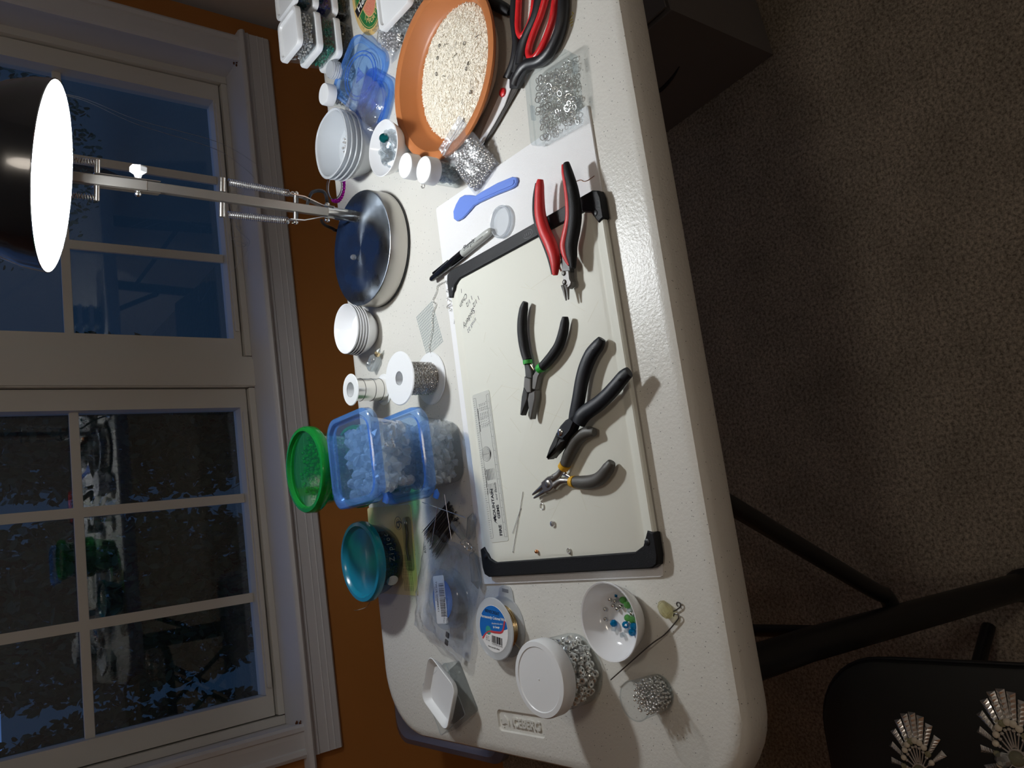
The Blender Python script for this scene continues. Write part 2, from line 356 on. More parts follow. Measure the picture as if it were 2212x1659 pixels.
# stool with rounded nosing, apron, casings
st = MB(); prof = [(GY-.048, -.145), (2.032, -.145), (2.024, -.149), (2.021, -.155), (2.024, -.161), (2.032, -.165), (GY-.048, -.165)]
st.rings([[tuple(W(x, y, z)) for y, z in prof] for x in (-.478, 1.542)])
o = st.build('trim_2', 'trim_paint'); struct(o)
ap = MB(); prof = [(2.06, -.1665), (2.043, -.168), (2.040, -.178), (2.044, -.182), (2.044, -.205), (2.0425, -.206), (2.0425, -.208), (2.044, -.209), (2.044, -.222), (2.0425, -.223), (2.0425, -.225), (2.044, -.226), (2.044, -.240), (2.050, -.246), (2.06, -.246)]
ap.rings([[tuple(W(x, y, z)) for y, z in prof] for x in (-.452, 1.548)])
o = ap.build('trim_3', 'trim_paint', ang=20); struct(o)
def casing(name, x0, s):
    prof = [(0, 2.06), (0, 2.046), (.006, 2.040), (.016, 2.040), (.019, 2.045), (.058, 2.047), (.061, 2.041), (.072, 2.038), (.080, 2.043), (.084, 2.06)]
    c_ = MB(); c_.rings([[tuple(W(x0+s*a, y, z)) for a, y in prof] for z in (-.145, 1.20)])
    o = c_.build(name, 'trim_paint', ang=20); struct(o); return o
casing('trim_4', -.372, -1); casing('trim_5', 1.452, 1)
for nm, x0, x1 in (('trim_6', -.402, -.380), ('trim_7', 1.458, 1.48)):
    struct(wallbox(nm, x0, x1, 2.045, GY+.02, -.145, 1.12, 'trim_paint'))
struct(wallbox('trim_8', -.46, 1.54, 2.038, 2.06, 1.12, 1.21, 'trim_paint', None, .003))
# rust and dust in the two lower corners of the frame
for x, nm in ((-.372, 'rust_stain'), (1.452, 'rust_stain')):
    s_ = MB()
    for i in range(9):
        p = W(x+random.uniform(-.006, .008), 2.055+random.uniform(-.004, .012), -.144+abs(random.gauss(0, .006))); s_.ball(p, random.uniform(.0015, .0035), 6, 4, (1.4, 1, .8))
    s_.build(nm, 'rust', mul)
# ---- ceiling light of the room and a second one added as fill (both out of view)
for lb_, cx_, cy_ in (('round frosted ceiling light nearer the window', .35, .16), ('unseen round fill light added at the far end of the room', -.1, -1.35)):
    cl = thing('ceiling_and_fill_light', lb_, 'ceiling light', (cx_, cy_, 2.44), 0, 'ceiling lights')
    MB().lathe([(.17, 0), (.17, -.02), (.15, -.03)], 32).build('ring', 'chrome', cl)
    MB().lathe([(.14, -.03), (.13, -.06), (.09, -.085), (.03, -.095)], 32).build('diffuser', MATS.get('ceiling_glow') or glow('ceiling_glow', (1, .89, .76), CEIL_POWER), cl)
# ---- outside: ground and dark shrubs
o = wallbox('ground_outside', -9, 10, 2.4, 16, -1.2, -1.15, 'grass'); struct(o)
def shrub(label, x, y, hgt, rad, seed, n=900, lo=-.9):
    rnd = random.Random(seed); base = W(x, y, -1.15)
    t_ = thing('shrub', label, 'shrub', base, 0, 'dark shrubs outside the window')
    tr = MB()
    for k in range(5):
        a = rnd.uniform(0, 6.28); d = rnd.uniform(.2, .6)*rad
        tr.tube(smooth_path([(0, 0, 0), (d*.4*math.cos(a), d*.4*math.sin(a), hgt*.35), (d*math.cos(a), d*math.sin(a), hgt*.8)], 4), [.035]*5+[.015]*4, 6)
    tr.build('stem', 'bark', t_)
    lf = MB()
    for k in range(n):
        while True:
            q_ = Vector((rnd.uniform(-1, 1), rnd.uniform(-1, 1), rnd.uniform(-1, 1)))
            if q_.length < 1: break
        c = Vector((q_.x*rad, q_.y*rad, hgt*.56+q_.z*hgt*.46)); c += c.normalized()*.06*noise.noise(c*4)
        e = Euler((rnd.uniform(0, 6), rnd.uniform(0, 6), rnd.uniform(0, 6))).to_matrix(); s = rnd.uniform(.014, .028)*(1+rad*.3)
        lf.add([c+e@Vector(q)*s for q in ((-1, 0, 0), (-.3, .45, .1), (.5, .4, .05), (1, 0, -.1), (.5, -.4, .05), (-.3, -.45, .1))], [(0, 1, 2, 3, 4, 5)])
    f = lf.build('foliage', 'leaf', t_, smooth=False); f['kind'] = 'stuff'
shrub('dense dark shrub outside the leftmost panes', -.74, 3.45, 1.95, .36, 1, 9500)
shrub('dark leafy shrub outside the middle of the left window', -.02, 3.5, 1.9, .37, 2, 9500)
shrub('dark shrub outside beside the centre mullion', .70, 3.55, 1.75, .35, 3, 8500)
shrub('faint far shrub outside the right window', 3.6, 7.2, 1.6, .9, 4, 2500)

# ================================================================== the table
X0, X1, Y0, Y1 = -.330, 1.499, .577, 1.338
tcx, tcy = (X0+X1)/2, (Y0+Y1)/2; tw, td = X1-X0, Y1-Y0
tb = thing('folding_table', 'long folding table with an off-white speckled resin top', 'table', (tcx, tcy, 0))
def loc(x, y): return x-tcx, y-tcy
bm = bmesh.new()
def ringv(w_, d_, r_, z): return [bm.verts.new((x, y, z)) for x, y in rrect(w_, d_, r_, 10)]
rr_ = [ringv(tw-.05, td-.05, .085, TZ-.046), ringv(tw-.004, td-.004, .1, TZ-.046), ringv(tw, td, .1, TZ-.040), ringv(tw, td, .1, TZ-.014), ringv(tw-.003, td-.003, .1, TZ-.008), ringv(tw-.010, td-.010, .1, TZ-.003), ringv(tw-.022, td-.022, .095, TZ-.0006), ringv(tw-.034, td-.034, .09, TZ)]
for a, b2 in zip(rr_, rr_[1:]):
    for j in range(len(a)): bm.faces.new((a[j], a[(j+1) % len(a)], b2[(j+1) % len(a)], b2[j]))
bm.faces.new(rr_[0][::-1])
top = rr_[-1]; lx, ly = loc(-.279, .962)
hole = [bm.verts.new((lx+x, ly+y, TZ)) for x, y in rrect(.030, .104, .007, 5)]
hole2 = [bm.verts.new((lx+x, ly+y, TZ-.0032)) for x, y in rrect(.0275, .1015, .006, 5)]
for j in range(len(hole)): bm.faces.new((hole[j], hole[(j+1) % len(hole)], hole2[(j+1) % len(hole)], hole2[j]))
bm.faces.new(hole2)
ed = [bm.edges.get((top[j], top[(j+1) % len(top)])) for j in range(len(top))]+[bm.edges.get((hole[j], hole[(j+1) % len(hole)])) for j in range(len(hole))]
bmesh.ops.triangle_fill(bm, use_beauty=True, use_dissolve=False, edges=ed, normal=(0, 0, 1))
bmesh.ops.recalc_face_normals(bm, faces=bm.faces)
me = bpy.data.meshes.new('table_top'); bm.to_mesh(me); bm.free(); me.shade_smooth(); me.set_sharp_from_angle(angle=R(30))
tt = link('table_top', me, 'table_resin', tb)
text('ICEBERG', .0170, 'table_resin', tt, (lx-.0060, ly+.0215, TZ-.0020), (0, 0, R(-90)), ext=.0014, name='lettering', bold=.0005, sx=.98)
ic = MB(); ic.prism([(lx-.007, ly+.045), (lx+.001, ly+.044), (lx+.008, ly+.037), (lx+.001, ly+.029), (lx-.007, ly+.028), (lx-.004, ly+.036)], TZ-.0032, TZ-.001, .0006)
ic.tube([(lx-.002+.008*math.sin(a), ly+.037+.010*math.cos(a), TZ-.0022) for a in [-1.2+i*.2 for i in range(9)]], .0009, 6); ic.build('emblem', 'table_resin', tt)
def tubeobj(name, pts, r_, m, parent, off=(0, 0, 0), seg=12, flat=1): 
    return MB().tube([Vector(p)-Vector(off) for p in pts], r_, seg, flat=flat).build(name, m, parent)
to = (tcx, tcy, 0)
for sx in (0, 1):
    fx = (lambda x: x) if sx == 0 else (lambda x: X0+X1-x)
    for yy, y2 in ((.622, .556), (1.29, 1.345)):
        tubeobj('leg', [(fx(-.200), yy, TZ-.045), (fx(-.202), yy-.0*(yy < 1), TZ-.2), (fx(-.209), y2, .012)], .0215, 'leg_paint', tb, to)
        MB().lathe([(.026, 0), (.027, .02), (.022, .03)], 16, (fx(-.209)-tcx, y2-tcy, 0)).build('foot_cap', 'black_plastic', tb)
    tubeobj('cross_bar', [(fx(-.204), .615, TZ-.300), (fx(-.204), 1.295, TZ-.300)], .009, 'leg_paint', tb, to)
    tubeobj('brace', smooth_path([(fx(-.198), .607, TZ-.405), (fx(-.172), .607, TZ-.392), (fx(-.150), .607, TZ-.345), (fx(.0), .607, TZ-.05)], 6), .0115, 'leg_paint', tb, to)
    MB().box((fx(-.205)-tcx, .605-.0225-tcy, TZ-.47), (.012, .004, .012), .001).build('rivet', 'gunmetal', tb)
tubeobj('centre_rail', [(-.1, .95, TZ-.055), (1.2, .95, TZ-.055)], .012, 'leg_paint', tb, to)

# ---- under and beside the table
bx = thing('cardboard_box', 'dark box on the carpet under the table with a curved arrow mark', 'box', (.86, .80, 0), R(6))
MB().box((.18, .20, .16), (.36, .40, .32), .002).build('carton', 'box_card', bx)
MB().box((.09, .20, .335), (.178, .40, .004), .0).build('flap', 'box_card', bx); MB().box((.27, .20, .335), (.178, .40, .004), .0).build('flap', 'box_card', bx)
p = MB(); arc = [(-.0008, .13+.14*i/10, .20-.030*math.sin(math.pi*(i*.85+1)/11.)) for i in range(11)]
p.tube(arc, interp([.001, .004, .0055, .004, .003], 11), 6); p.tube([(-.0008, .275, .205), (-.0008, .282, .192), (-.0008, .270, .180)], .003, 6); p.xf(Matrix.Translation((0, -.02, -.02)))
p.build('arrow_mark', 'black_plastic', bx)
bn_ = thing('storage_bin', 'hazy clear plastic storage tote behind the table corner', 'storage bin', (-.245, 1.615, 0))
MB().rbox([(.38, .34, 0), (.40, .36, .02), (.44, .40, .40), (.452, .412, .42), (.452, .412, .44)], .04, cap1=False).build('tub', 'bin_plastic', bn_)
MB().rbox([(.462, .422, .43), (.466, .426, .435), (.466, .426, .452), (.44, .40, .458), (.42, .38, .450)], .045).build('lid', 'bin_plastic', bn_)
MB().box((-.236, 0, .40), (.012, .12, .05), .003).build('latch', 'bin_plastic', bn_)
for zz in (.14, .26): MB().rbox([(.405+zz*.1, .365+zz*.1, zz), (.412+zz*.1, .372+zz*.1, zz+.004), (.405+zz*.1, .365+zz*.1, zz+.008)], .04, cap0=False, cap1=False).build('rib', 'bin_plastic', bn_)

SEZ = TZ-.29                                   # chair seat
ch = thing('black_chair', 'black padded folding chair beside the table leg', 'chair', (-.445, .465, 0))
MB().rbox([(.40, .41, SEZ-.038), (.414, .424, SEZ-.034), (.418, .428, SEZ-.012), (.412, .422, SEZ-.003), (.40, .41, SEZ), (.2, .2, SEZ+.0005)], .095, n=10).build('seat', 'seat_vinyl', ch)
MB().tube([(x, y, SEZ-.010) for x, y in rrect(.419, .429, .097, 10)], .0022, 8, closed=True).build('piping', 'black_plastic', ch)
for a in (-1, 1):
    MB().tube([(-.19, a*.17, SEZ+.42), (-.15, a*.17, SEZ-.02), (.17, a*.16, .01)], .011, 10).build('leg', 'leg_paint', ch)
    MB().tube([(.12, a*.15, SEZ-.03), (-.17, a*.15, .01)], .011, 10).build('leg', 'leg_paint', ch)
MB().box((-.185, 0, SEZ+.35), (.02, .34, .16), .008).build('backrest', 'seat_vinyl', ch)

def fan_brooch(label, c, rz, s=1.0):
    t_ = thing('fan_brooch', label, 'brooch', (c.x, c.y, SEZ), rz, 'silver fan brooches on the chair')
    N = 15; A_, B_ = .074*s, .037*s
    for k in range(N):
        t = R(-118+236*k/(N-1)); tip = Vector((A_*math.cos(t), B_*math.sin(t), 0)); dr_ = tip.normalized(); L = tip.length; a = math.atan2(tip.y, tip.x); r0 = L*.56
        b_ = MB(); wd0, wd1 = L*.035+.0006, .0036*s+L*.018; n_ = 11; rs = []
        for i in range(n_+1):
            u = r0+(L-r0)*i/n_; w_ = wd0+(wd1-wd0)*i/n_; zc = .0030+.0014*(i % 2)
            rs.append([(u+.0012, -w_, .0022), (u-.0016, 0, zc+.002), (u+.0012, w_, .0022), (u, 0, .0010)])
        b_.rings(rs); b_.xf(Matrix.Rotation(a, 4, 'Z')); b_.build('blade', 'silver', t_, smooth=False)
        p_ = lambda f: (dr_.x*L*f, dr_.y*L*f)
        MB().tube([(*p_(.16), .003), (*p_(.40), .0035)], .0010*s, 6).build('stem', 'silver', t_)
        MB().ball((*p_(.43), .004), .0024*s, 8, 6).build('bead', 'silver', t_)
        MB().ball((*p_(.535), .005), (.0030+L*.022)*s, 10, 7, (1, 1, .8)).build('rhinestone', 'pearl' if k % 4 else 'crystal_ab', t_)
    MB().ball((0, 0, .0045), .0085*s, 14, 8, (1, 1, .7)).build('cabochon', 'crystal_ab', t_)
    MB().torus((0, 0, .003), .0095*s, .0014*s, 20, 6).build('bezel', 'silver', t_)
fan_brooch('silver fan brooch nearer the table leg on the black chair', T(1986, 1668, -.285), R(-3), .93)
fan_brooch('silver fan brooch at the picture corner with an amber stone', T(2196, 1640, -.285), R(2), 1.0)
for q, nm in ((T(2158, 1648, -.27), 'crystal_drop'),):
    tag(MB().ball((q.x, q.y, SEZ+.008), .009, 8, 5, (1, 1, .8)).build(nm, 'crystal_clear', smooth=False), 'clear faceted crystal drop beside the corner fan brooch', 'bead')
# ================================================================== desk lamp
LB = Vector((.497, 1.192, TZ)); LP = Vector((.560, 1.203, TZ))
lamp = thing('desk_lamp', 'chrome swing-arm desk lamp with a heavy round base, switched on', 'lamp', LB)
def L(p): return Vector(p)-LB
MB().lathe([(.098, 0), (.1005, .0015), (.1005, .004)], 64).build('foot_pad', 'black_plastic', lamp)
MB().lathe([(.0995, .004), (.1005, .006), (.1005, .036), (.0995, .038)], 64, cap1=False).build('base', 'brushed_steel', lamp)
MB().lathe([(.0995, .038), (.0985, .0386), (.05, .0388), (.001, .0389)], 64).build('base_cap', 'spun_steel', lamp)
MB().tube([L(LP+Vector((0, 0, .038))), L(LP+Vector((0, 0, .092)))], .0105, 20).build('pole', 'chrome', lamp)
J1 = LP+Vector((0, 0, .096)); J2 = Vector((.566, 1.216, TZ+.392)); dv = (J2-J1).normalized()
lat = Vector((math.cos(YAW), -math.sin(YAW), 0)); lat = (lat-dv*lat.dot(dv)).normalized(); nrm = dv.cross(lat)
def sqbar(name, a, b2, w_, d_, m, parent):
    dd = (b2-a).normalized(); s1 = (lat-dd*lat.dot(dd)).normalized(); s2 = dd.cross(s1); rs = []
    for p in (a, b2): rs.append([L(p+s1*(i*w_/2)+s2*(j*d_/2)) for i, j in ((-1, -1), (1, -1), (1, 1), (-1, 1))])
    o = MB().rings(rs).build(name, m, parent, smooth=False)
    bv = o.modifiers.new('bev', 'BEVEL'); bv.width = .0015; bv.segments = 2
    return o
la = sqbar('lower_arm', J1-dv*.01, J2, .0145, .0145, 'brushed_steel', lamp)
# side plates and cross pins of the elbow at the foot
for s in (-1, 1):
    pl = MB(); path = [J1+lat*s*.010-dv*.016, J1+lat*s*.010+dv*.005, J1+lat*s*.020+dv*.038, J1+lat*s*.021+dv*.062]
    rs = []
    for p in path: rs.append([L(p+lat*s*i*.0008+nrm*j) for i, j in ((-1, -.008), (1, -.008), (1, .008), (-1, .008))])
    pl.rings(rs).build('side_plate', 'chrome', lamp, smooth=False)
    MB().ball(L(J1+lat*s*.013-dv*.006), .0045, 10, 6, (1, 1, 1)).build('bolt', 'chrome', lamp)
    MB().ball(L(J1+lat*s*.024+dv*.050), .0042, 10, 6).build('bolt', 'chrome', lamp)
MB().tube([L(J1-lat*.021+dv*.050), L(J1+lat*.021+dv*.050)], .0042, 12).build('pin', 'gunmetal', lamp)
def spring(a, b2, r_, turns, wr, parent):
    dd = (b2-a); n = turns*12; t = dd.normalized(); u = t.orthogonal().normalized(); v = t.cross(u)
    MB().tube([L(a+dd*(i/n)+(u*math.cos(i*math.pi/6)+v*math.sin(i*math.pi/6))*r_) for i in range(n+1)], wr, 6).build('spring', 'chrome', parent)
for s in (-1, 1):
    top = J1+dv*.170+lat*s*.026
    spring(J1+dv*.062+lat*s*.023, top-dv*.008, .0052, 30, .00095, lamp)
    MB().tube([L(J1+dv*.172+lat*s*.009), L(J1+dv*.172+lat*s*.031)], .0052, 12).build('spring_post', 'chrome', lamp)
    MB().tube(smooth_path([L(J1+dv*.062+lat*s*.023), L(J1+dv*.056+lat*s*.026), L(J1+dv*.050+lat*s*.022)], 4), .0011, 6).build('spring_hook', 'chrome', lamp)
# elbow, knob, upper arm
J3 = Vector((.575, 1.246, TZ+.600)); du = (J3-J2).normalized()
sqbar('upper_arm', J2-du*.012, J3, .0150, .0150, 'brushed_steel', lamp)
for s in (-1, 1):
    pl = MB(); rs = []
    for p in (J2-dv*.03+lat*s*.0088, J2+du*.060+lat*s*.0088): rs.append([L(p+lat*s*i*.0007+nrm*j) for i, j in ((-1, -.009), (1, -.009), (1, .009), (-1, .009))])
    pl.rings(rs).build('side_plate', 'chrome', lamp, smooth=False)
    MB().tube([L(J2+du*.055+lat*s*.009), L(J2+du*.055+lat*s*.030)], .0042, 12).build('spring_post', 'chrome', lamp)
    spring(J2+du*.058+lat*s*.026, J2+du*.142+lat*s*.026, .0040, 24, .0008, lamp)
    MB().tube([L(J2+du*.144+lat*s*.009), L(J2+du*.144+lat*s*.029)], .0038, 12).build('spring_post', 'chrome', lamp)
kn = MB(); kn.lathe([(.004, 0), (.006, .006), (.0125, .010), (.0125, .017), (.011, .019)], 6)
kn.xf(Matrix.Translation(L(J2+lat*.010)) @ lat.to_track_quat('Z', 'Y').to_matrix().to_4x4()); kn.build('knob', 'white_plastic', lamp, smooth=False)
MB().ball(L(J2-lat*.013), .0048, 8, 6).build('wing_nut', 'chrome', lamp)
# shade: opening tipped a little towards the room
SCN = T(117, 384, .53); uh = Vector((SCN.x, SCN.y, 0)).normalized(); AX = (Vector((0, 0, 1))*math.cos(R(20.5))+uh*math.sin(R(20.5))).normalized()
SM = Matrix.Translation(L(SCN)) @ AX.to_track_quat('Z', 'Y').to_matrix().to_4x4()
solid('shade_enamel', '171c26', .22, coat=.5); solid('shade_inside', 'f4f4f2', .5)
sh = MB().lathe([(.1180, 0), (.1192, .001), (.1185, .004), (.116, .025), (.108, .050), (.092, .079), (.069, .104), (.044, .120), (.032, .124), (.032, .172), (.028, .178)], 64, cap0=False).xf(SM).build('shade', 'shade_enamel', lamp)
MB().lathe([(.1175, .0005), (.1142, .025), (.106, .050), (.090, .078), (.067, .102), (.043, .117), (.001, .119)], 64, cap0=False, cap1=False).xf(SM).build('reflector', 'shade_inside', sh)
MB().lathe([(.020, .117), (.020, .086), (.014, .082)], 24).xf(SM).build('socket', 'white_plastic', sh)
MB().ball((0, 0, .056), .034, 24, 14, (1, 1, 1)).xf(SM).build('bulb', glow('bulb_glow', (.93, .97, 1.0), BULB_POWER), sh)
sqbar('shade_bracket', J3-du*.004, SCN+AX*.160+uh*.02, .012, .010, 'chrome', lamp)
# black flex: loops out of the lower elbow and runs off the back of the table
tag(MB().tube(smooth_path([J1+dv*.03+nrm*.004+lat*.004, J1+dv*.022+lat*.030, J1+dv*.0+lat*.034, J1-dv*.012+lat*.016+nrm*.012, LP+Vector((.02, .02, .075)), LP+Vector((.03, .10, .05)), LP+Vector((.035, .142, .008)), LP+Vector((.035, .155, -.06)), LP+Vector((.03, .165, -.5)), LP+Vector((.06, .3, -.735))], 7), .0029, 8).build('power_cord', 'black_plastic'), 'black power cord looping out of the lamp elbow and off the table', 'cord')
# a crystal bead left on the base
tag(MB().ball((T(767, 556, .041).x, T(767, 556, .041).y, TZ+.044), .0055, 8, 5).build('crystal_bead', 'crystal_clear', smooth=False), 'clear faceted bead lying on the steel lamp base', 'bead')
# nylon threads from the shade to the window stool
def thread(pts, label, rad=.0005): return tag(MB().tube(smooth_path(pts, 8), rad, 5).build('nylon_thread', 'thread'), label, 'thread')
def WPix(px, py, D):
    d = ray(px, py); n_ = Vector((-math.sin(WA), math.cos(WA), 0)); return Vector((0, 0, TZ+CAMH))+d*(D/d.dot(n_))
a0 = SCN+AX*.10+uh*.02+_R*.08
thread([a0, WPix(150, 205, 1.5), WPix(300, 260, 1.75), WPix(465, 305, 1.95), WPix(540, 345, 2.0), WPix(598, 390, 2.012)], 'upper of the two fine clear threads stretched from lamp to sill', .0006)
thread([a0+Vector((0, 0, -.004)), WPix(150, 208, 1.5), WPix(300, 270, 1.75), WPix(465, 322, 1.95), WPix(530, 365, 2.0), WPix(550, 385, 2.02)], 'lower of the two fine clear threads stretched from lamp to sill', .0006)
rnd = random.Random(5); pts = []
for k in range(26): pts.append(W(.93+rnd.gauss(0, .05), 2.075+rnd.gauss(0, .02), -.140+abs(rnd.gauss(0, .03))))
for p in pts: p.y = max(p.y, 2.05)
thread(pts, 'tangled loose clear thread lying on the white window sill', .0005)
# ================================================================== felt, board, tools
FT = .003
o = MB().rbox([(.588, .352, 0), (.589, .353, .0015), (.588, .352, FT)], .004, n=2).build('felt_mat', 'felt'); o.location = (.208, .830, TZ)
tag(o, 'white felt mat lying under the cutting board', 'mat')
BT = FT+.009                                    # board surface
BX0, BX1, BY0, BY1 = -.072, .384, .650, .983
bc = ((BX0+BX1)/2, (BY0+BY1)/2); bw, bd = BX1-BX0, BY1-BY0
bd_ = thing('cutting_board', 'cream plastic cutting board with black end grips', 'cutting board', (bc[0], bc[1], TZ+FT))
MB().rbox([(bw-.004, bd-.004, 0), (bw, bd, .002), (bw, bd, .0075), (bw-.003, bd-.003, .009), (bw-.022, bd-.022, .009), (bw-.027, bd-.027, .0076), (bw-.034, bd-.034, .0076), (bw-.040, bd-.040, .009)], .012, n=6).build('slab', 'board', bd_)
def grip(sx):
    e = bw/2+.003; i_ = e-.020; h_ = bd/2+.003
    P = [(e, -h_+.012), (e-.004, -h_+.003), (e-.014, -h_), (e-.040, -h_), (e-.043, -h_+.010), (i_-.006, -h_+.020), (i_, -h_+.034), (i_, h_-.034), (i_-.006, h_-.020), (e-.043, h_-.010), (e-.040, h_), (e-.014, h_), (e-.004, h_-.003), (e, h_-.012)]
    o = MB().prism([(x*sx, y) for x, y in P], -.001, .0115, .0015).build('grip', 'black_rubber', bd_)
    for s in (-1, 1): MB().lathe([(.004, 0), (.004, .0016), (.003, .0022)], 10, (sx*(e-.030), s*(h_-.012), .0105)).build('stud', 'black_plastic', o)
    if sx > 0:
        MB().torus((e-.010, -.03, .0115), .010, .0007, 24, 6, Matrix.Diagonal((.55, 1, .6))).build('oval_mark', 'black_plastic', o)
        for k in range(4): MB().box((e-.010, -.036+k*.004, .0115), (.004, .0016, .0008)).build('emboss', 'black_plastic', o)
    return o
grip(1); grip(-1)
# pen notes on the board
wr = [('Chain', .0105, (.343, .944), 125), ('1 1/2', .0095, (.335, .930), 118), ('1', .009, (.352, .952), 100), ('Spiderly', .0115, (.316, .930), 122), ('1 1/2"', .0095, (.330, .914), 118), ('small 22', .0085, (.300, .928), 118)]
for k, (s_, sz, p, an) in enumerate(wr):
    text(s_, sz, 'ink' if k < 5 else 'ink_grey', bd_, (p[0]-bc[0], p[1]-bc[1], .0092), (0, 0, R(an)), .00004, shear=.25, name='pen_note')
sc_ = MB(); rnd = random.Random(11)
for k in range(60):
    x, y = rnd.uniform(-.16, .18), rnd.uniform(-.13, .12); a = rnd.choice((rnd.gauss(.9, .25), rnd.gauss(2.3, .3))); l_ = rnd.uniform(.01, .05)
    sc_.box((x, y, .00905), (l_, .00025, .0001), 0, a)
o = sc_.build('knife_scratches', 'scratch', bd_, smooth=False); o['kind'] = 'stuff'

# ---- printed film ruler
RX0, RX1, RY0, RY1 = -.027, .189, .918, .960
ru = thing('film_ruler', 'clear printed gauge ruler lying on the cutting board', 'ruler', ((RX0+RX1)/2, (RY0+RY1)/2, TZ+BT+.0002), R(0))
rw, rd = RX1-RX0, RY1-RY0
MB().rbox([(rw, rd, 0), (rw, rd, .0005)], .004).build('film', 'film', ru)
tk = MB()
for i in range(101):
    x = -rw/2+.006+i*(rw-.012)/100; l_ = .006 if i % 10 == 0 else (.0045 if i % 5 == 0 else .003); tk.box((x, -rd/2+.001+l_/2, .0006), (.00035, l_, .0001))
for i in range(65):
    x = -rw/2+.006+i*(rw-.012)/64; l_ = .006 if i % 8 == 0 else (.0045 if i % 4 == 0 else .003); tk.box((x, rd/2-.001-l_/2, .0006), (.00035, l_, .0001))
for y in (-rd/2+.008, rd/2-.008): tk.box((0, y, .0006), (rw-.012, .0003, .0001))
o = tk.build('scale_ticks', 'ink', ru, smooth=False); o['kind'] = 'stuff'
text('FIRE', .0085, 'ink', ru, (-.100, -.0085, .0006), ext=.00004, bold=.00025)
text('MOUNTAIN', .0085, 'ink', ru, (-.078, .0005, .0006), ext=.00004, bold=.00025)
text('GEMS', .0080, 'ink', ru, (-.076, -.0085, .0006), ext=.00004, bold=.00025); text('and Beads', .0062, 'ink', ru, (-.050, -.008, .0006), ext=.00004, shear=.3)
mt = MB(); mt.prism([(-.083, -.0015), (-.079, .006), (-.077, .003), (-.074, .008), (-.070, -.0015), (-.074, .004), (-.077, .000), (-.079, .0035)], .0006, .0007); mt.build('mountain_mark', 'ink', ru, smooth=False)
cg = MB()
for k in range(6): cg.torus((.018, -.002+k*.0012, .0006), .0022+k*.0017, .00018, 22, 4)
cg.box((.018, .003, .0006), (.0003, .02, .0001)); cg.build('ring_gauge', 'ink', ru)
wg = MB()
for k in range(6):
    wg.box((-.012, -.009+k*.0035, .0006), (.016, .0003+.00025*k, .0001)); wg.box((-.032, -.009+k*.0035, .0006), (.014, .0002+.0001*k, .0001))
wg.build('wire_gauge', 'ink', ru, smooth=False)
text('Wire Thickness Chart', .0042, 'ink', ru, (-.040, .0115, .0006), ext=.00004, bold=.0001); text('Inches to millimeters', .0040, 'ink', ru, (.052, .0105, .0006), ext=.00004, bold=.0001)
for k in range(5): text('1/%d in  =  %d.%d mm   %d/16  %d.4' % (2**k if k < 4 else 32, 25-5*k, 3*k % 10, k+1, 3+2*k), .0030, 'ink', ru, (.056, .0055-k*.0042, .0006), ext=.00004)

# ---- pliers
def px_path(z, ox, oy, s, pts): return ZP(ox, oy, s, pts, z)
def pliers(name, label, origin, parts, group='jewellery pliers on the cutting board'):
    t_ = thing(name, label, 'pliers', (origin.x, origin.y, TZ+BT), 0, group); o_ = Vector((origin.x, origin.y, TZ+BT))
    for p in parts:
        k = p[0]
        if k == 'tube':
            _, nm, m, path, rad, flat = p; pp = smooth_path([v-o_ for v in path], 5); MB().tube(pp, interp(rad, len(pp)), 14, flat=flat, up=(0, 0, 1)).build(nm, m, t_)
        elif k == 'plate':
            _, nm, m, poly, z0, z1, chf = p; MB().prism([(v.x-o_.x, v.y-o_.y) for v in poly], z0, z1, chf).build(nm, m, t_, ang=25)
        elif k == 'rivet':
            _, nm, m, c, r_, z = p; MB().lathe([(r_, 0), (r_, .0008), (r_*.8, .0016), (r_*.3, .002)], 16, (c.x-o_.x, c.y-o_.y, z)).build(nm, m, t_)
    return t_
q = (900, 330, 5.0273)
zz = .017+BT
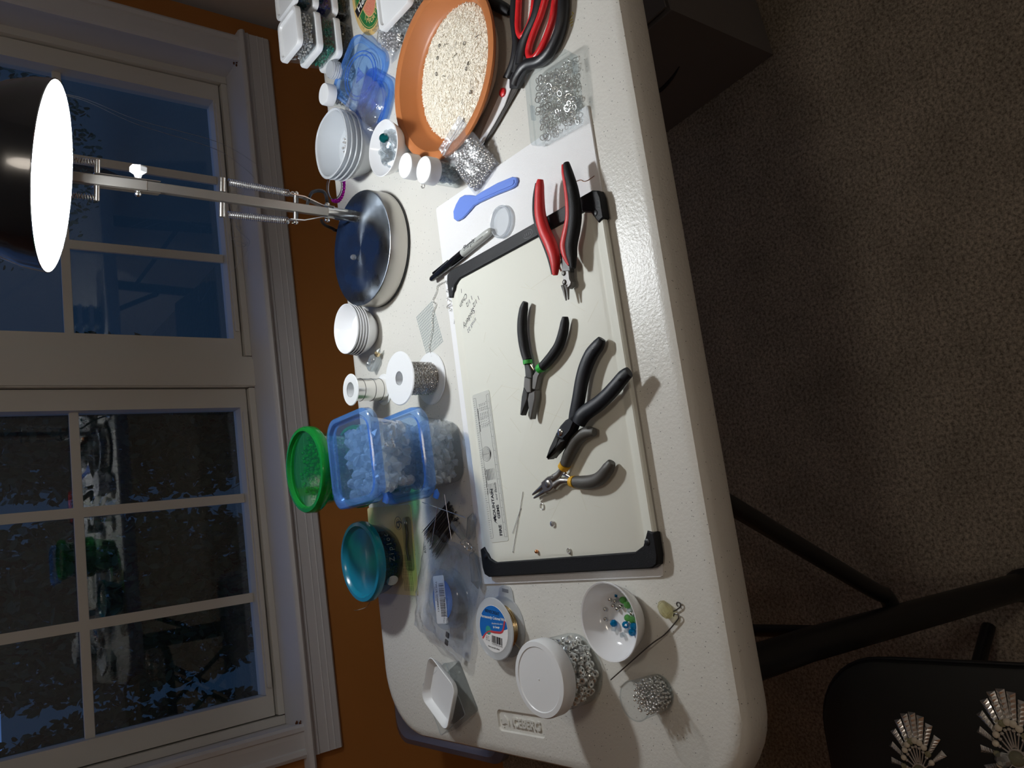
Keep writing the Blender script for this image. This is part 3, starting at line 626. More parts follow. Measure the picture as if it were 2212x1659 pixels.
pliers('red_pliers', 'red and black long-handled pliers lying across the board grip', T(1215, 570, .012), [
    ('tube', 'grip', 'red_rubber', px_path(zz, *q, [(1345, 290), (1338, 360), (1335, 500), (1345, 680), (1390, 850), (1450, 980), (1490, 1100), (1505, 1210), (1505, 1330)]), [.0040, .0062, .0070, .0080, .0086, .0088, .0082, .0066, .0035], .9),
    ('tube', 'grip_edge', 'black_rubber', px_path(zz-.003, *q, [(1300, 330), (1283, 500), (1290, 680), (1335, 850), (1395, 990), (1440, 1120), (1465, 1230), (1475, 1320)]), [.0015, .003, .0038, .0040, .0040, .0036, .0028, .0015], 1),
    ('tube', 'grip', 'black_rubber', px_path(zz, *q, [(1625, 112), (1650, 220), (1690, 380), (1715, 540), (1722, 700), (1705, 850), (1680, 1000), (1685, 1120), (1700, 1255)]), [.0040, .0062, .0076, .0082, .0086, .0086, .0082, .0072, .0035], .95),
    ('tube', 'grip_inlay', 'red_rubber', px_path(zz+.001, *q, [(1590, 130), (1605, 220), (1635, 380), (1655, 540), (1660, 700), (1635, 850), (1605, 1000), (1622, 1120), (1660, 1220)]), [.002, .0038, .0046, .0052, .0056, .0060, .0060, .005, .002], .95),
    ('plate', 'handle_tang', 'tool_dark', px_path(zz, *q, [(1530, 1090), (1590, 1110), (1640, 1200), (1650, 1290), (1560, 1290), (1545, 1200)]), .006, .014, .001),
    ('plate', 'head', 'tool_steel', px_path(zz, *q, [(1565, 1280), (1640, 1270), (1650, 1360), (1668, 1400), (1660, 1440), (1625, 1475), (1590, 1465), (1568, 1410)]), .005, .015, .0014),
    ('rivet', 'rivet', 'tool_steel', px_path(zz, *q, [(1587, 1308)])[0], .0032, .015), ('rivet', 'rivet', 'tool_steel', px_path(zz, *q, [(1594, 1405)])[0], .0034, .015),
    ('tube', 'jaw', 'tool_steel', px_path(zz-.004, *q, [(1597, 1440), (1605, 1500), (1624, 1604)]), [.0040, .0024, .0011], .9),
    ('tube', 'jaw', 'tool_steel', px_path(zz-.004, *q, [(1632, 1440), (1640, 1500), (1649, 1594)]), [.0042, .0024, .0011], .9),
    ('tube', 'return_spring', 'chrome', px_path(zz-.004, *q, [(1550, 1100), (1570, 1160), (1550, 1230), (1575, 1290)]), [.0012, .0012, .0012, .0012], 1)])
q = (1060, 600, 5.53); zz = .010+BT
pliers('green_collar_pliers', 'black-handled pliers with bright green collars and flat jaws', T(1155, 810, .012), [
    ('tube', 'grip', 'black_rubber', px_path(zz, *q, [(415, 290), (395, 370), (378, 500), (376, 640), (392, 780), (415, 900), (440, 985)]), [.0038, .0062, .0068, .0070, .0070, .0066, .0062], .95),
    ('tube', 'grip', 'black_rubber', px_path(zz, *q, [(890, 465), (885, 540), (865, 660), (820, 800), (760, 900), (680, 1000), (615, 1065)]), [.0038, .0060, .0068, .0070, .0072, .0070, .0062], .95),
    ('tube', 'collar', 'green_plastic', px_path(zz, *q, [(440, 985), (445, 1030)]), [.0066, .0064], 1), ('tube', 'collar', 'green_plastic', px_path(zz, *q, [(620, 1060), (575, 1095)]), [.0066, .0062], 1),
    ('plate', 'arm', 'tool_dark', px_path(zz, *q, [(415, 1030), (465, 1020), (505, 1110), (510, 1200), (470, 1205), (430, 1180), (425, 1110)]), .006, .013, .0012),
    ('plate', 'arm', 'tool_steel', px_path(zz, *q, [(560, 1090), (630, 1100), (580, 1180), (545, 1340), (500, 1330), (510, 1170)]), .004, .012, .0012),
    ('plate', 'joint', 'tool_steel', px_path(zz, *q, [(430, 1180), (505, 1210), (505, 1370), (460, 1375), (420, 1300)]), .004, .0145, .001),
    ('plate', 'jaw', 'tool_dark', px_path(zz, *q, [(410, 1300), (460, 1370), (455, 1450), (385, 1645), (365, 1635), (385, 1420)]), .003, .013, .0012),
    ('plate', 'jaw', 'tool_steel', px_path(zz, *q, [(470, 1375), (550, 1345), (550, 1440), (500, 1690), (480, 1690), (455, 1450)]), .003, .013, .0015),
    ('tube', 'leaf_spring', 'gold_wire', px_path(zz, *q, [(465, 1030), (490, 1065), (515, 1105)]), [.002, .002, .001], .4), ('tube', 'leaf_spring', 'chrome', px_path(zz, *q, [(560, 1080), (510, 1090)]), [.0014, .001], .5)])
def hz(q_, pts, za, zb): return [px_path(za+(zb-za)*i/(len(pts)-1), *q_, [p])[0] for i, p in enumerate(pts)]
q2 = (1020, 840, 5.0273)
pliers('flush_cutters', 'large all-black needle-nose cutters with wide open handles', T(1230, 900, .012), [
    ('tube', 'grip', 'navy_rubber', hz(q, [(1330, 730), (1290, 800), (1200, 920), (1130, 1080), (1085, 1250), (1050, 1450), (1010, 1640), (985, 1760)], BT+.009, BT+.016), [.0055, .0085, .0098, .0100, .0098, .0096, .0092, .0075], .75),
    ('tube', 'grip', 'navy_rubber', hz(q, [(1655, 1125), (1590, 1180), (1500, 1290), (1400, 1400), (1280, 1510), (1150, 1600), (1090, 1660), (1050, 1740)], BT+.011, BT+.019), [.0068, .0086, .0092, .0094, .0098, .0102, .0104, .0090], .75),
    ('rivet', 'hang_hole', 'black_gloss', px_path(BT+.016, *q, [(1230, 850)])[0], .0016, .0150), ('rivet', 'hang_hole', 'black_gloss', px_path(BT+.018, *q, [(1545, 1218)])[0], .0016, .0175),
    ('plate', 'head', 'navy_rubber', px_path(BT+.018, *q2, [(1110, 300), (1160, 350), (1110, 470), (1030, 560), (965, 545), (935, 490), (985, 400), (1040, 340)]), .010, .025, .003),
    ('rivet', 'rivet', 'chrome', px_path(BT+.018, *q2, [(1000, 468)])[0], .0048, .0248),
    ('plate', 'jaw', 'tool_dark', px_path(BT+.018, *q2, [(940, 490), (975, 540), (960, 610), (850, 745), (833, 748), (870, 640)]), .010, .024, .0015),
    ('plate', 'jaw', 'tool_dark', px_path(BT+.018, *q2, [(975, 545), (1030, 560), (1010, 605), (930, 700), (852, 766), (845, 755), (930, 640)]), .010, .025, .0025)])
zz = .010+BT
pliers('round_nose_pliers', 'small grey-handled round-nose pliers with mustard collars', T(1205, 1030, .012), [
    ('tube', 'grip', 'grey_rubber', px_path(zz, *q2, [(1330, 470), (1250, 475), (1160, 530), (1100, 620), (1050, 720), (1010, 820)]), [.0050, .0078, .0084, .0084, .0082, .0072], .95),
    ('tube', 'grip', 'grey_rubber', px_path(zz, *q2, [(1515, 795), (1480, 860), (1400, 960), (1310, 1005), (1210, 1015), (1120, 1010)]), [.0050, .0078, .0084, .0086, .0084, .0072], .95),
    ('tube', 'collar', 'yellow_plastic', px_path(zz, *q2, [(1012, 820), (985, 860)]), [.0078, .0074], 1), ('tube', 'collar', 'yellow_plastic', px_path(zz, *q2, [(1115, 1010), (1075, 1008)]), [.0078, .0070], 1),
    ('tube', 'arm', 'brushed_steel', px_path(zz, *q2, [(985, 860), (960, 900), (930, 940), (890, 970)]), [.0042, .0042, .0052, .006], .8), ('tube', 'arm', 'brushed_steel', px_path(zz, *q2, [(1075, 1005), (1010, 1000), (960, 1005), (900, 1050)]), [.0036, .0036, .0046, .006], .8),
    ('plate', 'joint', 'brushed_steel', px_path(zz, *q2, [(770, 1015), (840, 950), (900, 930), (925, 960), (885, 990), (920, 1050), (870, 1105), (800, 1130), (785, 1080)]), .004, .0145, .0012),
    ('rivet', 'rivet', 'brushed_steel', px_path(zz, *q2, [(845, 1030)])[0], .0052, .0138),
    ('tube', 'jaw', 'brushed_steel', px_path(zz-.002, *q2, [(785, 1050), (720, 1100), (657, 1148)]), [.0044, .0028, .0012], 1), ('tube', 'jaw', 'brushed_steel', px_path(zz-.002, *q2, [(805, 1105), (740, 1145), (672, 1184)]), [.0044, .0028, .0012], 1),
    ('tube', 'leaf_spring', 'gold_wire', px_path(zz, *q2, [(1010, 870), (1015, 920), (1000, 940)]), [.0022, .002, .0012], .4), ('tube', 'leaf_spring', 'chrome', px_path(zz, *q2, [(1070, 970), (1010, 935), (960, 920)]), [.002, .0018, .0012], .4)])

# ---- small findings on the board
def head_pin(a, b2, label, group, r_=.00045, m='silver'):
    mb = MB(); mb.tube([Vector((0, 0, 0)), b2-a], r_, 6); mb.ball(b2-a, r_*2.2, 8, 5, (1, 1, .8)); o = mb.build('head_pin', m); o.location = a; return tag(o, label, 'pin', group)
head_pin(T(1130, 1062, BT+.001), T(1108, 1192, BT+.001), 'longer straight silver head pin lying on the cutting board', 'pins on the board')
head_pin(T(1107, 1152, BT+.001), T(1125, 1098, BT+.001), 'shorter straight silver head pin lying on the cutting board', 'pins on the board')
def jring(p, Rr, rr, label, name='jump_ring', m='silver', rot=None, group='loose jump rings'):
    o = MB().torus((0, 0, 0), Rr, rr, 22, 8).build(name, m); o.location = p; o.rotation_euler = rot or (0, 0, 0); return tag(o, label, 'jump ring', group)
jring(T(1171, 1094, BT+.001), .0040, .0007, 'thin open silver jump ring near the round-nose jaws')
jring(T(1229, 1190, BT+.0015), .0032, .0009, 'small silver jump ring near the black end grip')
tag(MB().lathe([(.0038, 0), (.0044, .0015), (.0036, .0035), (.0016, .004), (.0018, .0015)], 18, cap1=False).build('bead_cup', 'silver'), 'tiny silver bead cup standing on the cutting board', 'bead').location = T(1196, 1131, BT)
tag(MB().ball((0, 0, .0026), .0027, 14, 9).build('copper_bead', 'copper'), 'single round copper bead on the cutting board', 'bead').location = T(1162, 1191, BT)
# ---- things on the felt beside the board
sp = thing('blue_spatula', 'translucent blue plastic scoop lying on the felt', 'scoop', (T(1040, 440).x, T(1040, 440).y, TZ+FT))
P = ZP(900, 330, 5.0273, [(1105, 275), (1115, 310), (1095, 365), (1060, 390), (860, 470), (700, 545), (640, 580), (590, 640), (520, 715), (460, 747), (425, 720), (420, 640), (450, 560), (490, 490), (540, 462), (600, 462), (660, 470), (720, 430), (900, 330), (1060, 265)], FT)
MB().prism([(v.x-sp.location.x, v.y-sp.location.y) for v in P], .0005, .0045, .0012).build('blade', 'blue_spatula', sp)
P = ZP(900, 330, 5.0273, [(1085, 300), (1090, 330), (1070, 360), (900, 430), (700, 520), (690, 490), (880, 380)], FT)
MB().prism([(v.x-sp.location.x, v.y-sp.location.y) for v in P], .0046, .0056, .0004).build('handle_rib', 'blue_spatula', sp)
c = T(1088, 480, FT); cp = thing('bottle_cover', 'small clear round screw cap lying open on the felt', 'cap', (c.x, c.y, TZ+FT))
MB().lathe([(.0205, 0), (.0225, .001), (.0228, .007), (.0218, .0082), (.0205, .0078), (.0195, .003), (.001, .0028)], 40).build('shell', 'white_film', cp)
MB().torus((0, 0, .0055), .0232, .0006, 40, 6).build('thread_ridge', 'cloudy_plastic', cp)
# marker: grey barrel, black cap and clip
A, B = T(1063, 497, FT+.0065), T(931, 604, FT+.0065); mk = thing('marker_pen', 'grey permanent marker with a black cap against the board', 'marker', (A.x, A.y, TZ+FT))
dd = (B-A); dd.z = 0; Lm = dd.length; mk.rotation_euler = (0, 0, math.atan2(dd.y, dd.x))
def along(xs, rs): 
    b_ = MB(); b_.rings([[(x, r_*math.cos(2*math.pi*j/20), .0065+r_*math.sin(2*math.pi*j/20)) for j in range(20)] for x, r_ in zip(xs, rs)]); return b_
along([0, .002, .006, .012, .02, .075], [.003, .0048, .0058, .0062, .0064, .0064]).build('barrel', 'marker_grey', mk)
along([.075, .076, .10, .125, Lm-.004, Lm], [.0066, .0068, .0066, .0060, .0046, .003]).build('cap', 'black_gloss', mk)
MB().box((Lm-.033, -.0058, .0085), (.045, .003, .003), .0008).build('clip', 'black_gloss', mk)
text('Sharpie', .0098, 'ink', mk, (.066, .0012, .0128), (R(180)*0, 0, R(180)), .00005, shear=.3, name='lettering', bold=.0002)
text('Permanent', .0040, 'ink', mk, (.034, .0030, .0126), (0, 0, R(180)), .00005)
MB().box((.052, -.0046, .0110), (.035, .0006, .0006)).build('stripe', 'ink', mk)
tag(MB().tube([T(983, 672, FT+.001), T(981, 700, FT+.001)], .0004, 5).build('steel_needle', 'gunmetal'), 'short dark needle lying at the edge of the felt', 'needle')
nm_ = MB().tube(smooth_path(ZP(900, 330, 5.0273, [(1735, 310), (1760, 300), (1785, 295), (1810, 310), (1845, 305), (1880, 285), (1930, 250)], FT+.0008), 4), .0004, 5).build('wire_scrap', 'copper'); tag(nm_, 'thin curled copper wire scrap on the felt by the board corner', 'wire')
# ================================================================== bead fillings
def bead_ico(r_, sub=1):
    b_ = bmesh.new(); bmesh.ops.create_icosphere(b_, subdivisions=sub, radius=r_); me = bpy.data.meshes.new('bead'); b_.to_mesh(me); b_.free(); return me
_ico = bead_ico(1, 2); ICOV = [tuple(v.co) for v in _ico.vertices]; ICOF = [tuple(p.vertices) for p in _ico.polygons]
_ico1 = bead_ico(1, 1); ICO1V = [tuple(v.co) for v in _ico1.vertices]; ICO1F = [tuple(p.vertices) for p in _ico1.polygons]
def scatter(inside, box, n, sep, seed):
    """random points within box that pass inside(x, y, z), kept sep apart"""
    rnd = random.Random(seed); pts = []; grid = {}; tries = 0
    while len(pts) < n and tries < n*40:
        tries += 1
        p = (rnd.uniform(box[0], box[1]), rnd.uniform(box[2], box[3]), rnd.uniform(box[4], box[5]))
        if not inside(*p): continue
        k = tuple(int(c//sep) for c in p); ok = True
        for dx in (-1, 0, 1):
            for dy in (-1, 0, 1):
                for dz in (-1, 0, 1):
                    for q in grid.get((k[0]+dx, k[1]+dy, k[2]+dz), ()):
                        if sum((a-b2)**2 for a, b2 in zip(p, q)) < sep*sep: ok = False; break
        if ok: pts.append(p); grid.setdefault(k, []).append(p)
    return pts
def stuff_beads(name, label, cat, m, loc_, pts, r_, smooth=True, sc=None, seed=1, core=None):
    rnd = random.Random(seed); b_ = MB(); V, F = (ICOV, ICOF) if smooth else (ICO1V, ICO1F)
    for p in pts:
        e = Euler((rnd.uniform(0, 6), rnd.uniform(0, 6), rnd.uniform(0, 6))).to_matrix(); k = r_*rnd.uniform(.85, 1.15); s = sc or (1, 1, 1)
        b_.add([Vector(p)+e@Vector((v[0]*s[0]*k, v[1]*s[1]*k, v[2]*s[2]*k)) for v in V], F)
    o = b_.build(name, m, None, smooth); o.location = loc_
    return tag(o, label, cat, None, 'stuff')
def gem_mesh(kind, r_, m):
    b_ = MB()
    if kind == 'bicone': b_.lathe([(r_*.2, -r_), (r_, 0), (r_*.2, r_)], 8)
    elif kind == 'oval': b_.lathe([(r_*.3, -r_*1.4), (r_*.85, -r_*.8), (r_, 0), (r_*.85, r_*.8), (r_*.3, r_*1.4)], 8)
    elif kind == 'round': b_.lathe([(r_*.35, -r_*.95), (r_*.85, -r_*.55), (r_, 0), (r_*.85, r_*.55), (r_*.35, r_*.95)], 8)
    elif kind == 'drop': b_.lathe([(r_*.2, -r_*2), (r_*.9, -r_*.6), (r_, 0), (r_*.6, r_*.9), (r_*.15, r_*1.2)], 8)
    elif kind == 'ring': b_.torus((0, 0, 0), r_*.72, r_*.30, 16, 8)
    elif kind == 'cube': b_.box((0, 0, 0), (r_*1.5,)*3, r_*.25)
    elif kind == 'nugget':
        rnd = random.Random(3)
        for v, f in ((ICO1V, ICO1F),): b_.add([tuple(c*r_*rnd.uniform(.75, 1.15) for c in q) for q in v], f)
    me = b_.mesh(kind, kind == 'ring'); me.materials.append(MATS[m]); return me
def individuals(name, me, locs, label, cat, group, base, seed=2, rot=True):
    rnd = random.Random(seed); out = []
    for p in locs:
        o = bpy.data.objects.new(name, me); COL.objects.link(o); o.location = Vector(base)+Vector(p)
        if rot: o.rotation_euler = (rnd.uniform(0, 6.28), rnd.uniform(0, 6.28), rnd.uniform(0, 6.28))
        tag(o, label, cat, group); out.append(o)
    return out

# ================================================================== right-hand side of the table
# ---- terracotta dish of rice
DC = Vector((.681, .911, TZ)); ds = thing('terracotta_dish', 'shallow terracotta plastic plant saucer filled with rice', 'dish', DC)
MB().lathe([(.094, 0), (.098, .002), (.107, .008), (.120, .0255), (.126, .0272), (.1325, .0275), (.1338, .0300), (.1325, .0325), (.1245, .0333), (.1190, .0315), (.1055, .009), (.100, .005), (.001, .0045)], 72).build('saucer', 'terracotta', ds)
def rice_top(x, y):
    d = math.hypot(x+.004, y+.016); return .022*max(0, 1-(d/.102)**2)**.6+.0062+.0012*noise.noise(Vector((x*60, y*60, 0)))
rb = MB(); rnd = random.Random(21); cnt = 0
grain = [(-1, 0, 0), (-.55, .22, .0), (-.55, -.11, .19), (-.55, -.11, -.19), (.55, .22, 0), (.55, -.11, .19), (.55, -.11, -.19), (1, 0, 0)]
gf = [(0, 1, 2), (0, 2, 3), (0, 3, 1), (1, 4, 5, 2), (2, 5, 6, 3), (3, 6, 4, 1), (4, 7, 5), (5, 7, 6), (6, 7, 4)]
while cnt < 9000:
    a, d = rnd.uniform(0, 6.283), .100*math.sqrt(rnd.random()); x, y = -.004+d*math.cos(a), -.016+d*math.sin(a)
    if math.hypot(x, y) > .106: continue
    z = rice_top(x, y)-rnd.uniform(0, .0018); e = Euler((rnd.uniform(0, 6), rnd.gauss(0, .18), rnd.uniform(0, 6.28))).to_matrix(); s = rnd.uniform(.0029, .0038)
    rb.add([Vector((x, y, z))+e@Vector(q)*s for q in grain], gf); cnt += 1
bed = []
for i in range(13):
    r_ = .099*(1-i/12.5); bed.append([(-.004+r_*math.cos(2*math.pi*j/40), -.016+r_*math.sin(2*math.pi*j/40), min(rice_top(-.004+r_*math.cos(2*math.pi*j/40), -.016+r_*math.sin(2*math.pi*j/40))-.0006, .05)) for j in range(40)])
rb.rings(bed, True, True)
o = rb.build('rice', 'rice', None); o.location = DC; tag(o, 'heap of dry white rice in the terracotta dish', 'rice', None, 'stuff')
rnd = random.Random(31)
for k in range(26):
    px, py = rnd.choice(((985, 180), (1000, 130), (970, 195), (1015, 200), (960, 150), (1010, 225)))[0]+rnd.gauss(0, 22), rnd.uniform(70, 270)
    g = T(px, py, .026); x, y = g.x-DC.x, g.y-DC.y
    if math.hypot(x+.004, y+.016) > .088: continue
    a = rnd.uniform(0, 6.28); l_ = rnd.uniform(.004, .011); z = rice_top(x, y)+.0015
    if k % 3 == 0: o = MB().torus((0, 0, 0), .0024, .0005, 12, 5).build('wire_clipping', 'gunmetal')
    else: o = MB().tube(smooth_path([(-l_/2, 0, 0), (0, rnd.gauss(0, .0012), .001), (l_/2, 0, .0005)], 3), .00042, 5).build('wire_clipping', 'gunmetal' if k % 2 else 'silver')
    o.location = DC+Vector((x, y, z)); o.rotation_euler = (rnd.gauss(0, .3), 0, a); tag(o, 'short silver wire clipping in the dish of rice', 'wire', 'wire clippings in the rice')

# ---- scissors
s_ = (800, 0, 4.424); S0 = T(1100, 170, 0); sc = thing('scissors', 'red and black handled scissors with steel blades beside the dish', 'scissors', (S0.x, S0.y, TZ))
def SP(pts, z=.006): return [v-Vector((S0.x, S0.y, TZ)) for v in ZP(*s_, pts, z)]
bl = [(1350, 735), (1350, 850), (1290, 1010), (1190, 1190), (1062, 1395), (1050, 1340), (1130, 1150), (1225, 945), (1300, 770)]
MB().prism([(v.x, v.y) for v in SP(bl)], .0058, .0080, .0006).build('blade', 'blade_steel', sc, ang=20)
bl = [(1400, 840), (1390, 870), (1310, 1010), (1200, 1200), (1075, 1400), (1062, 1395), (1180, 1200), (1290, 1000), (1350, 850)]
MB().prism([(v.x, v.y) for v in SP(bl)], .0030, .0056, .0006).build('blade', 'gunmetal', sc, ang=20)
pv = SP([(1280, 888)])[0]; MB().lathe([(.0060, 0), (.0066, .001), (.0060, .0030), (.003, .0042)], 24, (pv.x, pv.y, .0078)).build('pivot', 'red_plastic', sc)
def loopt(nm, m, pts, rad, z, closed=True, flat=1.0): MB().tube(smooth_path(SP(pts+([pts[0]] if closed else []), z), 5)[:-1 if closed else None], rad, 12, closed=closed, flat=flat).build(nm, m, sc)
loopt('finger_ring', 'red_plastic', [(1490, -170), (1430, -60), (1415, 120), (1412, 280), (1440, 345), (1485, 310), (1540, 190), (1565, 50), (1570, -80), (1545, -165)], .0047, .0095)
loopt('finger_ring', 'red_plastic', [(1760, -190), (1690, -60), (1630, 140), (1545, 360), (1512, 490), (1535, 555), (1590, 530), (1670, 390), (1740, 190), (1765, 20), (1800, -120)], .0050, .0095)
loopt('handle', 'black_plastic', [(1320, 745), (1375, 600), (1400, 440), (1395, 330), (1378, 180), (1385, 20), (1400, -80), (1460, -180), (1560, -190), (1610, -60), (1590, 120), (1530, 280), (1460, 420), (1420, 560), (1390, 700)], .0068, .0085, False)
loopt('handle', 'black_plastic', [(1385, 815), (1420, 720), (1500, 620), (1620, 585), (1720, 490), (1800, 330), (1840, 160), (1850, 0), (1850, -140), (1780, -230), (1700, -180), (1640, -40), (1590, 160), (1500, 360), (1460, 480), (1440, 620)], .0082, .0090, False)
MB().prism([(v.x, v.y) for v in SP([(1290, 750), (1345, 735), (1440, 400), (1390, 400), (1370, 580)])], .004, .0125, .002).build('handle_root', 'black_plastic', sc)
MB().prism([(v.x, v.y) for v in SP([(1355, 760), (1355, 850), (1425, 850), (1530, 660), (1640, 610), (1530, 560), (1470, 480), (1440, 600)])], .003, .0125, .002).build('handle_root', 'black_plastic', sc)
# black tool handle poking out beside the dish
hp = SP([(1330, 120), (1290, 90), (1180, 30), (1050, -60)], .010); HB = Vector((S0.x, S0.y, TZ))
bt = thing('black_handle_tool', 'black rubber tool handle poking out between dish and scissors', 'tool', (S0.x, S0.y, TZ))
pp = smooth_path(hp, 5); MB().tube(pp, interp([.004, .0085, .0092, .0095], len(pp)), 14).build('grip', 'black_rubber', bt)
MB().tube([hp[-1], hp[-1]+(hp[-1]-hp[-2])*1.2], [.004, .003], 12).build('shaft', 'gunmetal', bt)

# ---- clear hinged box of jump rings
BC = Vector((.531, .702, TZ)); jb = thing('clear_box', 'flat clear hinged plastic box full of silver jump rings', 'box', BC, R(-4))
MB().rbox([(.094, .078, 0), (.097, .081, .002), (.098, .082, .016)], .006, cap1=False).build('tray', 'clear_plastic', jb)
MB().rbox([(.100, .084, .012), (.1005, .0845, .022), (.098, .082, .0235), (.090, .074, .0240), (.089, .073, .0232)], .007, cap0=False).build('lid', 'clear_plastic', jb)
for a in (-.025, .025): MB().box((a, -.044, .012), (.016, .004, .006), .001).build('hinge', 'cloudy_plastic', jb)
MB().box((0, .043, .012), (.02, .003, .008), .001).build('clasp', 'cloudy_plastic', jb)
pts = scatter(lambda x, y, z: True, (-.042, .042, -.034, .034, .003, .013), 190, .0042, 5)
me = MB().torus((0, 0, 0), .0034, .0006, 16, 6).mesh('ring'); me.materials.append(MATS['silver'])
rr = random.Random(4)
for p in pts:
    o = bpy.data.objects.new('jump_ring', me); COL.objects.link(o); k = rr.choice((.75, 1, 1, 1.25)); o.scale = (k, k, k)
    o.location = BC+Matrix.Rotation(R(-4), 3, 'Z')@Vector(p); o.rotation_euler = (rr.gauss(0, .5), rr.gauss(0, .5), rr.uniform(0, 6)); tag(o, 'silver jump ring inside the flat clear box', 'jump ring', 'jump rings in the clear box')

# ---- square stacking tubs with white lids
def square_tub(label, c, z, hgt, rz=0, m='clear_plastic', w_=.074, lid=True, group='square tubs with white lids', lidm='white_plastic'):
    t_ = thing('square_tub', label, 'container', (c[0], c[1], TZ+z), rz, group)
    MB().rbox([(w_-.010, w_-.010, 0), (w_-.006, w_-.006, .002), (w_-.001, w_-.001, hgt-.006)], .008, cap1=False).build('tub', m, t_)
    if lid: MB().rbox([(w_, w_, hgt-.011), (w_+.004, w_+.004, hgt-.010), (w_+.004, w_+.004, hgt-.002), (w_+.002, w_+.002, hgt), (w_-.008, w_-.008, hgt), (w_-.012, w_-.012, hgt-.004), (w_-.014, w_-.014, hgt-.0042)], .011, n=6, cap0=False).build('lid', lidm, t_)
    return t_
def inbox(w_, h0, h1): return (-w_, w_, -w_, w_, h0, h1)
AC, BC2 = (.910, 1.236), (.994, 1.236)
specs = [(AC, 0, 'crystal_dark', 'lowest tub of the front stack, holding dark grey beads', 'dark grey beads in the lowest front tub'), (AC, .0385, 'crystal_aqua', 'middle tub of the front stack, holding aqua beads', 'aqua glass beads in the middle front tub'), (AC, .077, 'bead_silver', 'top tub of the front stack, full of silver beads', 'silver round beads in the top front tub'),
         (BC2, 0, 'black_gloss', 'lowest tub of the rear stack, holding black beads', 'black beads in the lowest rear tub'), (BC2, .0385, 'crystal_navy', 'middle tub of the rear stack, holding cobalt beads', 'cobalt blue beads in the middle rear tub'), (BC2, .077, 'crystal_teal', 'top tub of the rear stack, holding dark teal beads', 'dark teal beads in the top rear tub')]
for k, (c, z, m, lb, lb2) in enumerate(specs):
    square_tub(lb, c, z, .0385); fill = .026 if m in ('bead_silver', 'crystal_navy', 'black_gloss') else .019
    pts = scatter(lambda x, y, zz_: True, inbox(.0305, .004, fill), 420, .0044, 40+k)
    stuff_beads('beads', lb2, 'beads', m, (c[0], c[1], TZ+z), pts, .0024, m == 'bead_silver')
tb2 = square_tub('white-lidded square tub half full of silver spacers beside the dish', (.862, .990), 0, .050, 0, 'clear_plastic', .092, group=None)
pts = scatter(lambda x, y, z: True, inbox(.037, .004, .034), 420, .0056, 61); stuff_beads('beads', 'silver spacer beads in the tub beside the dish', 'beads', 'bead_silver', (.862, .990, TZ), pts, .0030, sc=(1, 1, .6))
# soft clear pouch of silver chain leaning between that tub and the dish
def pillow_bag(name, label, c, w_, d_, hgt, rz, m='bag_plastic', seed=1, nx=18, ny=14, tail=None, parts=()):
    t_ = thing(name, label, 'bag', c, rz); rnd = random.Random(seed)
    def srf(s):
        V = []; 
        for i in range(nx+1):
            for j in range(ny+1):
                u, v = i/nx*2-1, j/ny*2-1; e = max(0, (1-u**4)*(1-v**4))
                z = hgt*(.5+.5*s*e)*(1 if s > 0 else .12)+ (hgt*.26*noise.noise(Vector((u*2.3+seed, v*2.3, s*3)))+hgt*.12*noise.noise(Vector((u*6+seed, v*6, s*3))))*e + .0015
                V.append((u*w_/2+.011*noise.noise(Vector((v*2.6, seed, 1))), v*d_/2+.011*noise.noise(Vector((u*2.6, seed, 5))), max(z, .0004)))
        return V
    F = [(i*(ny+1)+j, (i+1)*(ny+1)+j, (i+1)*(ny+1)+j+1, i*(ny+1)+j+1) for i in range(nx) for j in range(ny)]
    MB().add(srf(1), F).build('front_film', m, t_, ang=80); MB().add(srf(-1), F).build('back_film', m, t_, ang=80)
    return t_
pc = T(842, 105); pb = pillow_bag('clear_pouch', 'clear plastic pouch of silver chain beside the blue lid', (pc.x+.018, pc.y-.028, TZ), .085, .075, .022, R(20), seed=3)
pts = scatter(lambda x, y, z: (x/.036)**2+(y/.030)**2 < 1, (-.036, .036, -.03, .03, .003, .016), 260, .0048, 62); stuff_beads('beads', 'silver bead chain heaped in the clear pouch', 'beads', 'bead_silver', (pc.x+.018, pc.y-.028, TZ), pts, .0027)

# ---- printed oval coaster
cc = Vector((.972, 1.135, TZ)); co = thing('beer_coaster', 'oval tan and green printed beer coaster beside the tub stack', 'coaster', cc, R(-90)+R(8))
def oval(a, b2, z0, z1, nm, m): MB().rings([[(a*math.cos(2*math.pi*j/48), b2*math.sin(2*math.pi*j/48), z) for j in range(48)] for z in (z0, z1)]).build(nm, m, co)
oval(.054, .090, 0, .0014, 'card', 'coaster_tan'); oval(.045, .078, .0014, .0016, 'green_oval', 'coaster_green'); oval(.0425, .0755, .0016, .00165, 'line_oval', 'coaster_tan'); oval(.0415, .0745, .00165, .0017, 'green_field', 'coaster_green')
oval(.027, .056, .0017, .00175, 'inner_line', 'coaster_tan'); oval(.025, .054, .00175, .0018, 'inner_oval', 'coaster_pink')
bb = MB(); bb.box((0, -.004, .00185), (.098, .024, .0001), 0, R(14)); bb.build('banner_edge', 'coaster_tan', co, smooth=False); bb = MB(); bb.box((0, -.004, .00195), (.098, .020, .0001), 0, R(14)); bb.build('banner', 'ink', co, smooth=False)
text('Heineken', .0205, 'ink_white', co, (0, -.010, .00205), (0, 0, R(14)), .00004, 'CENTER', bold=.0003)
for k, ch_ in enumerate('IMPORTED'):
    a = R(-90+(k-3.5)*13.5); text(ch_, .0125, 'coaster_tan', co, (.034*math.cos(a)*.98, .065*math.sin(a)-.002, .0018), (0, 0, (a+math.pi/2)*.72), .00004, 'CENTER', bold=.0002)
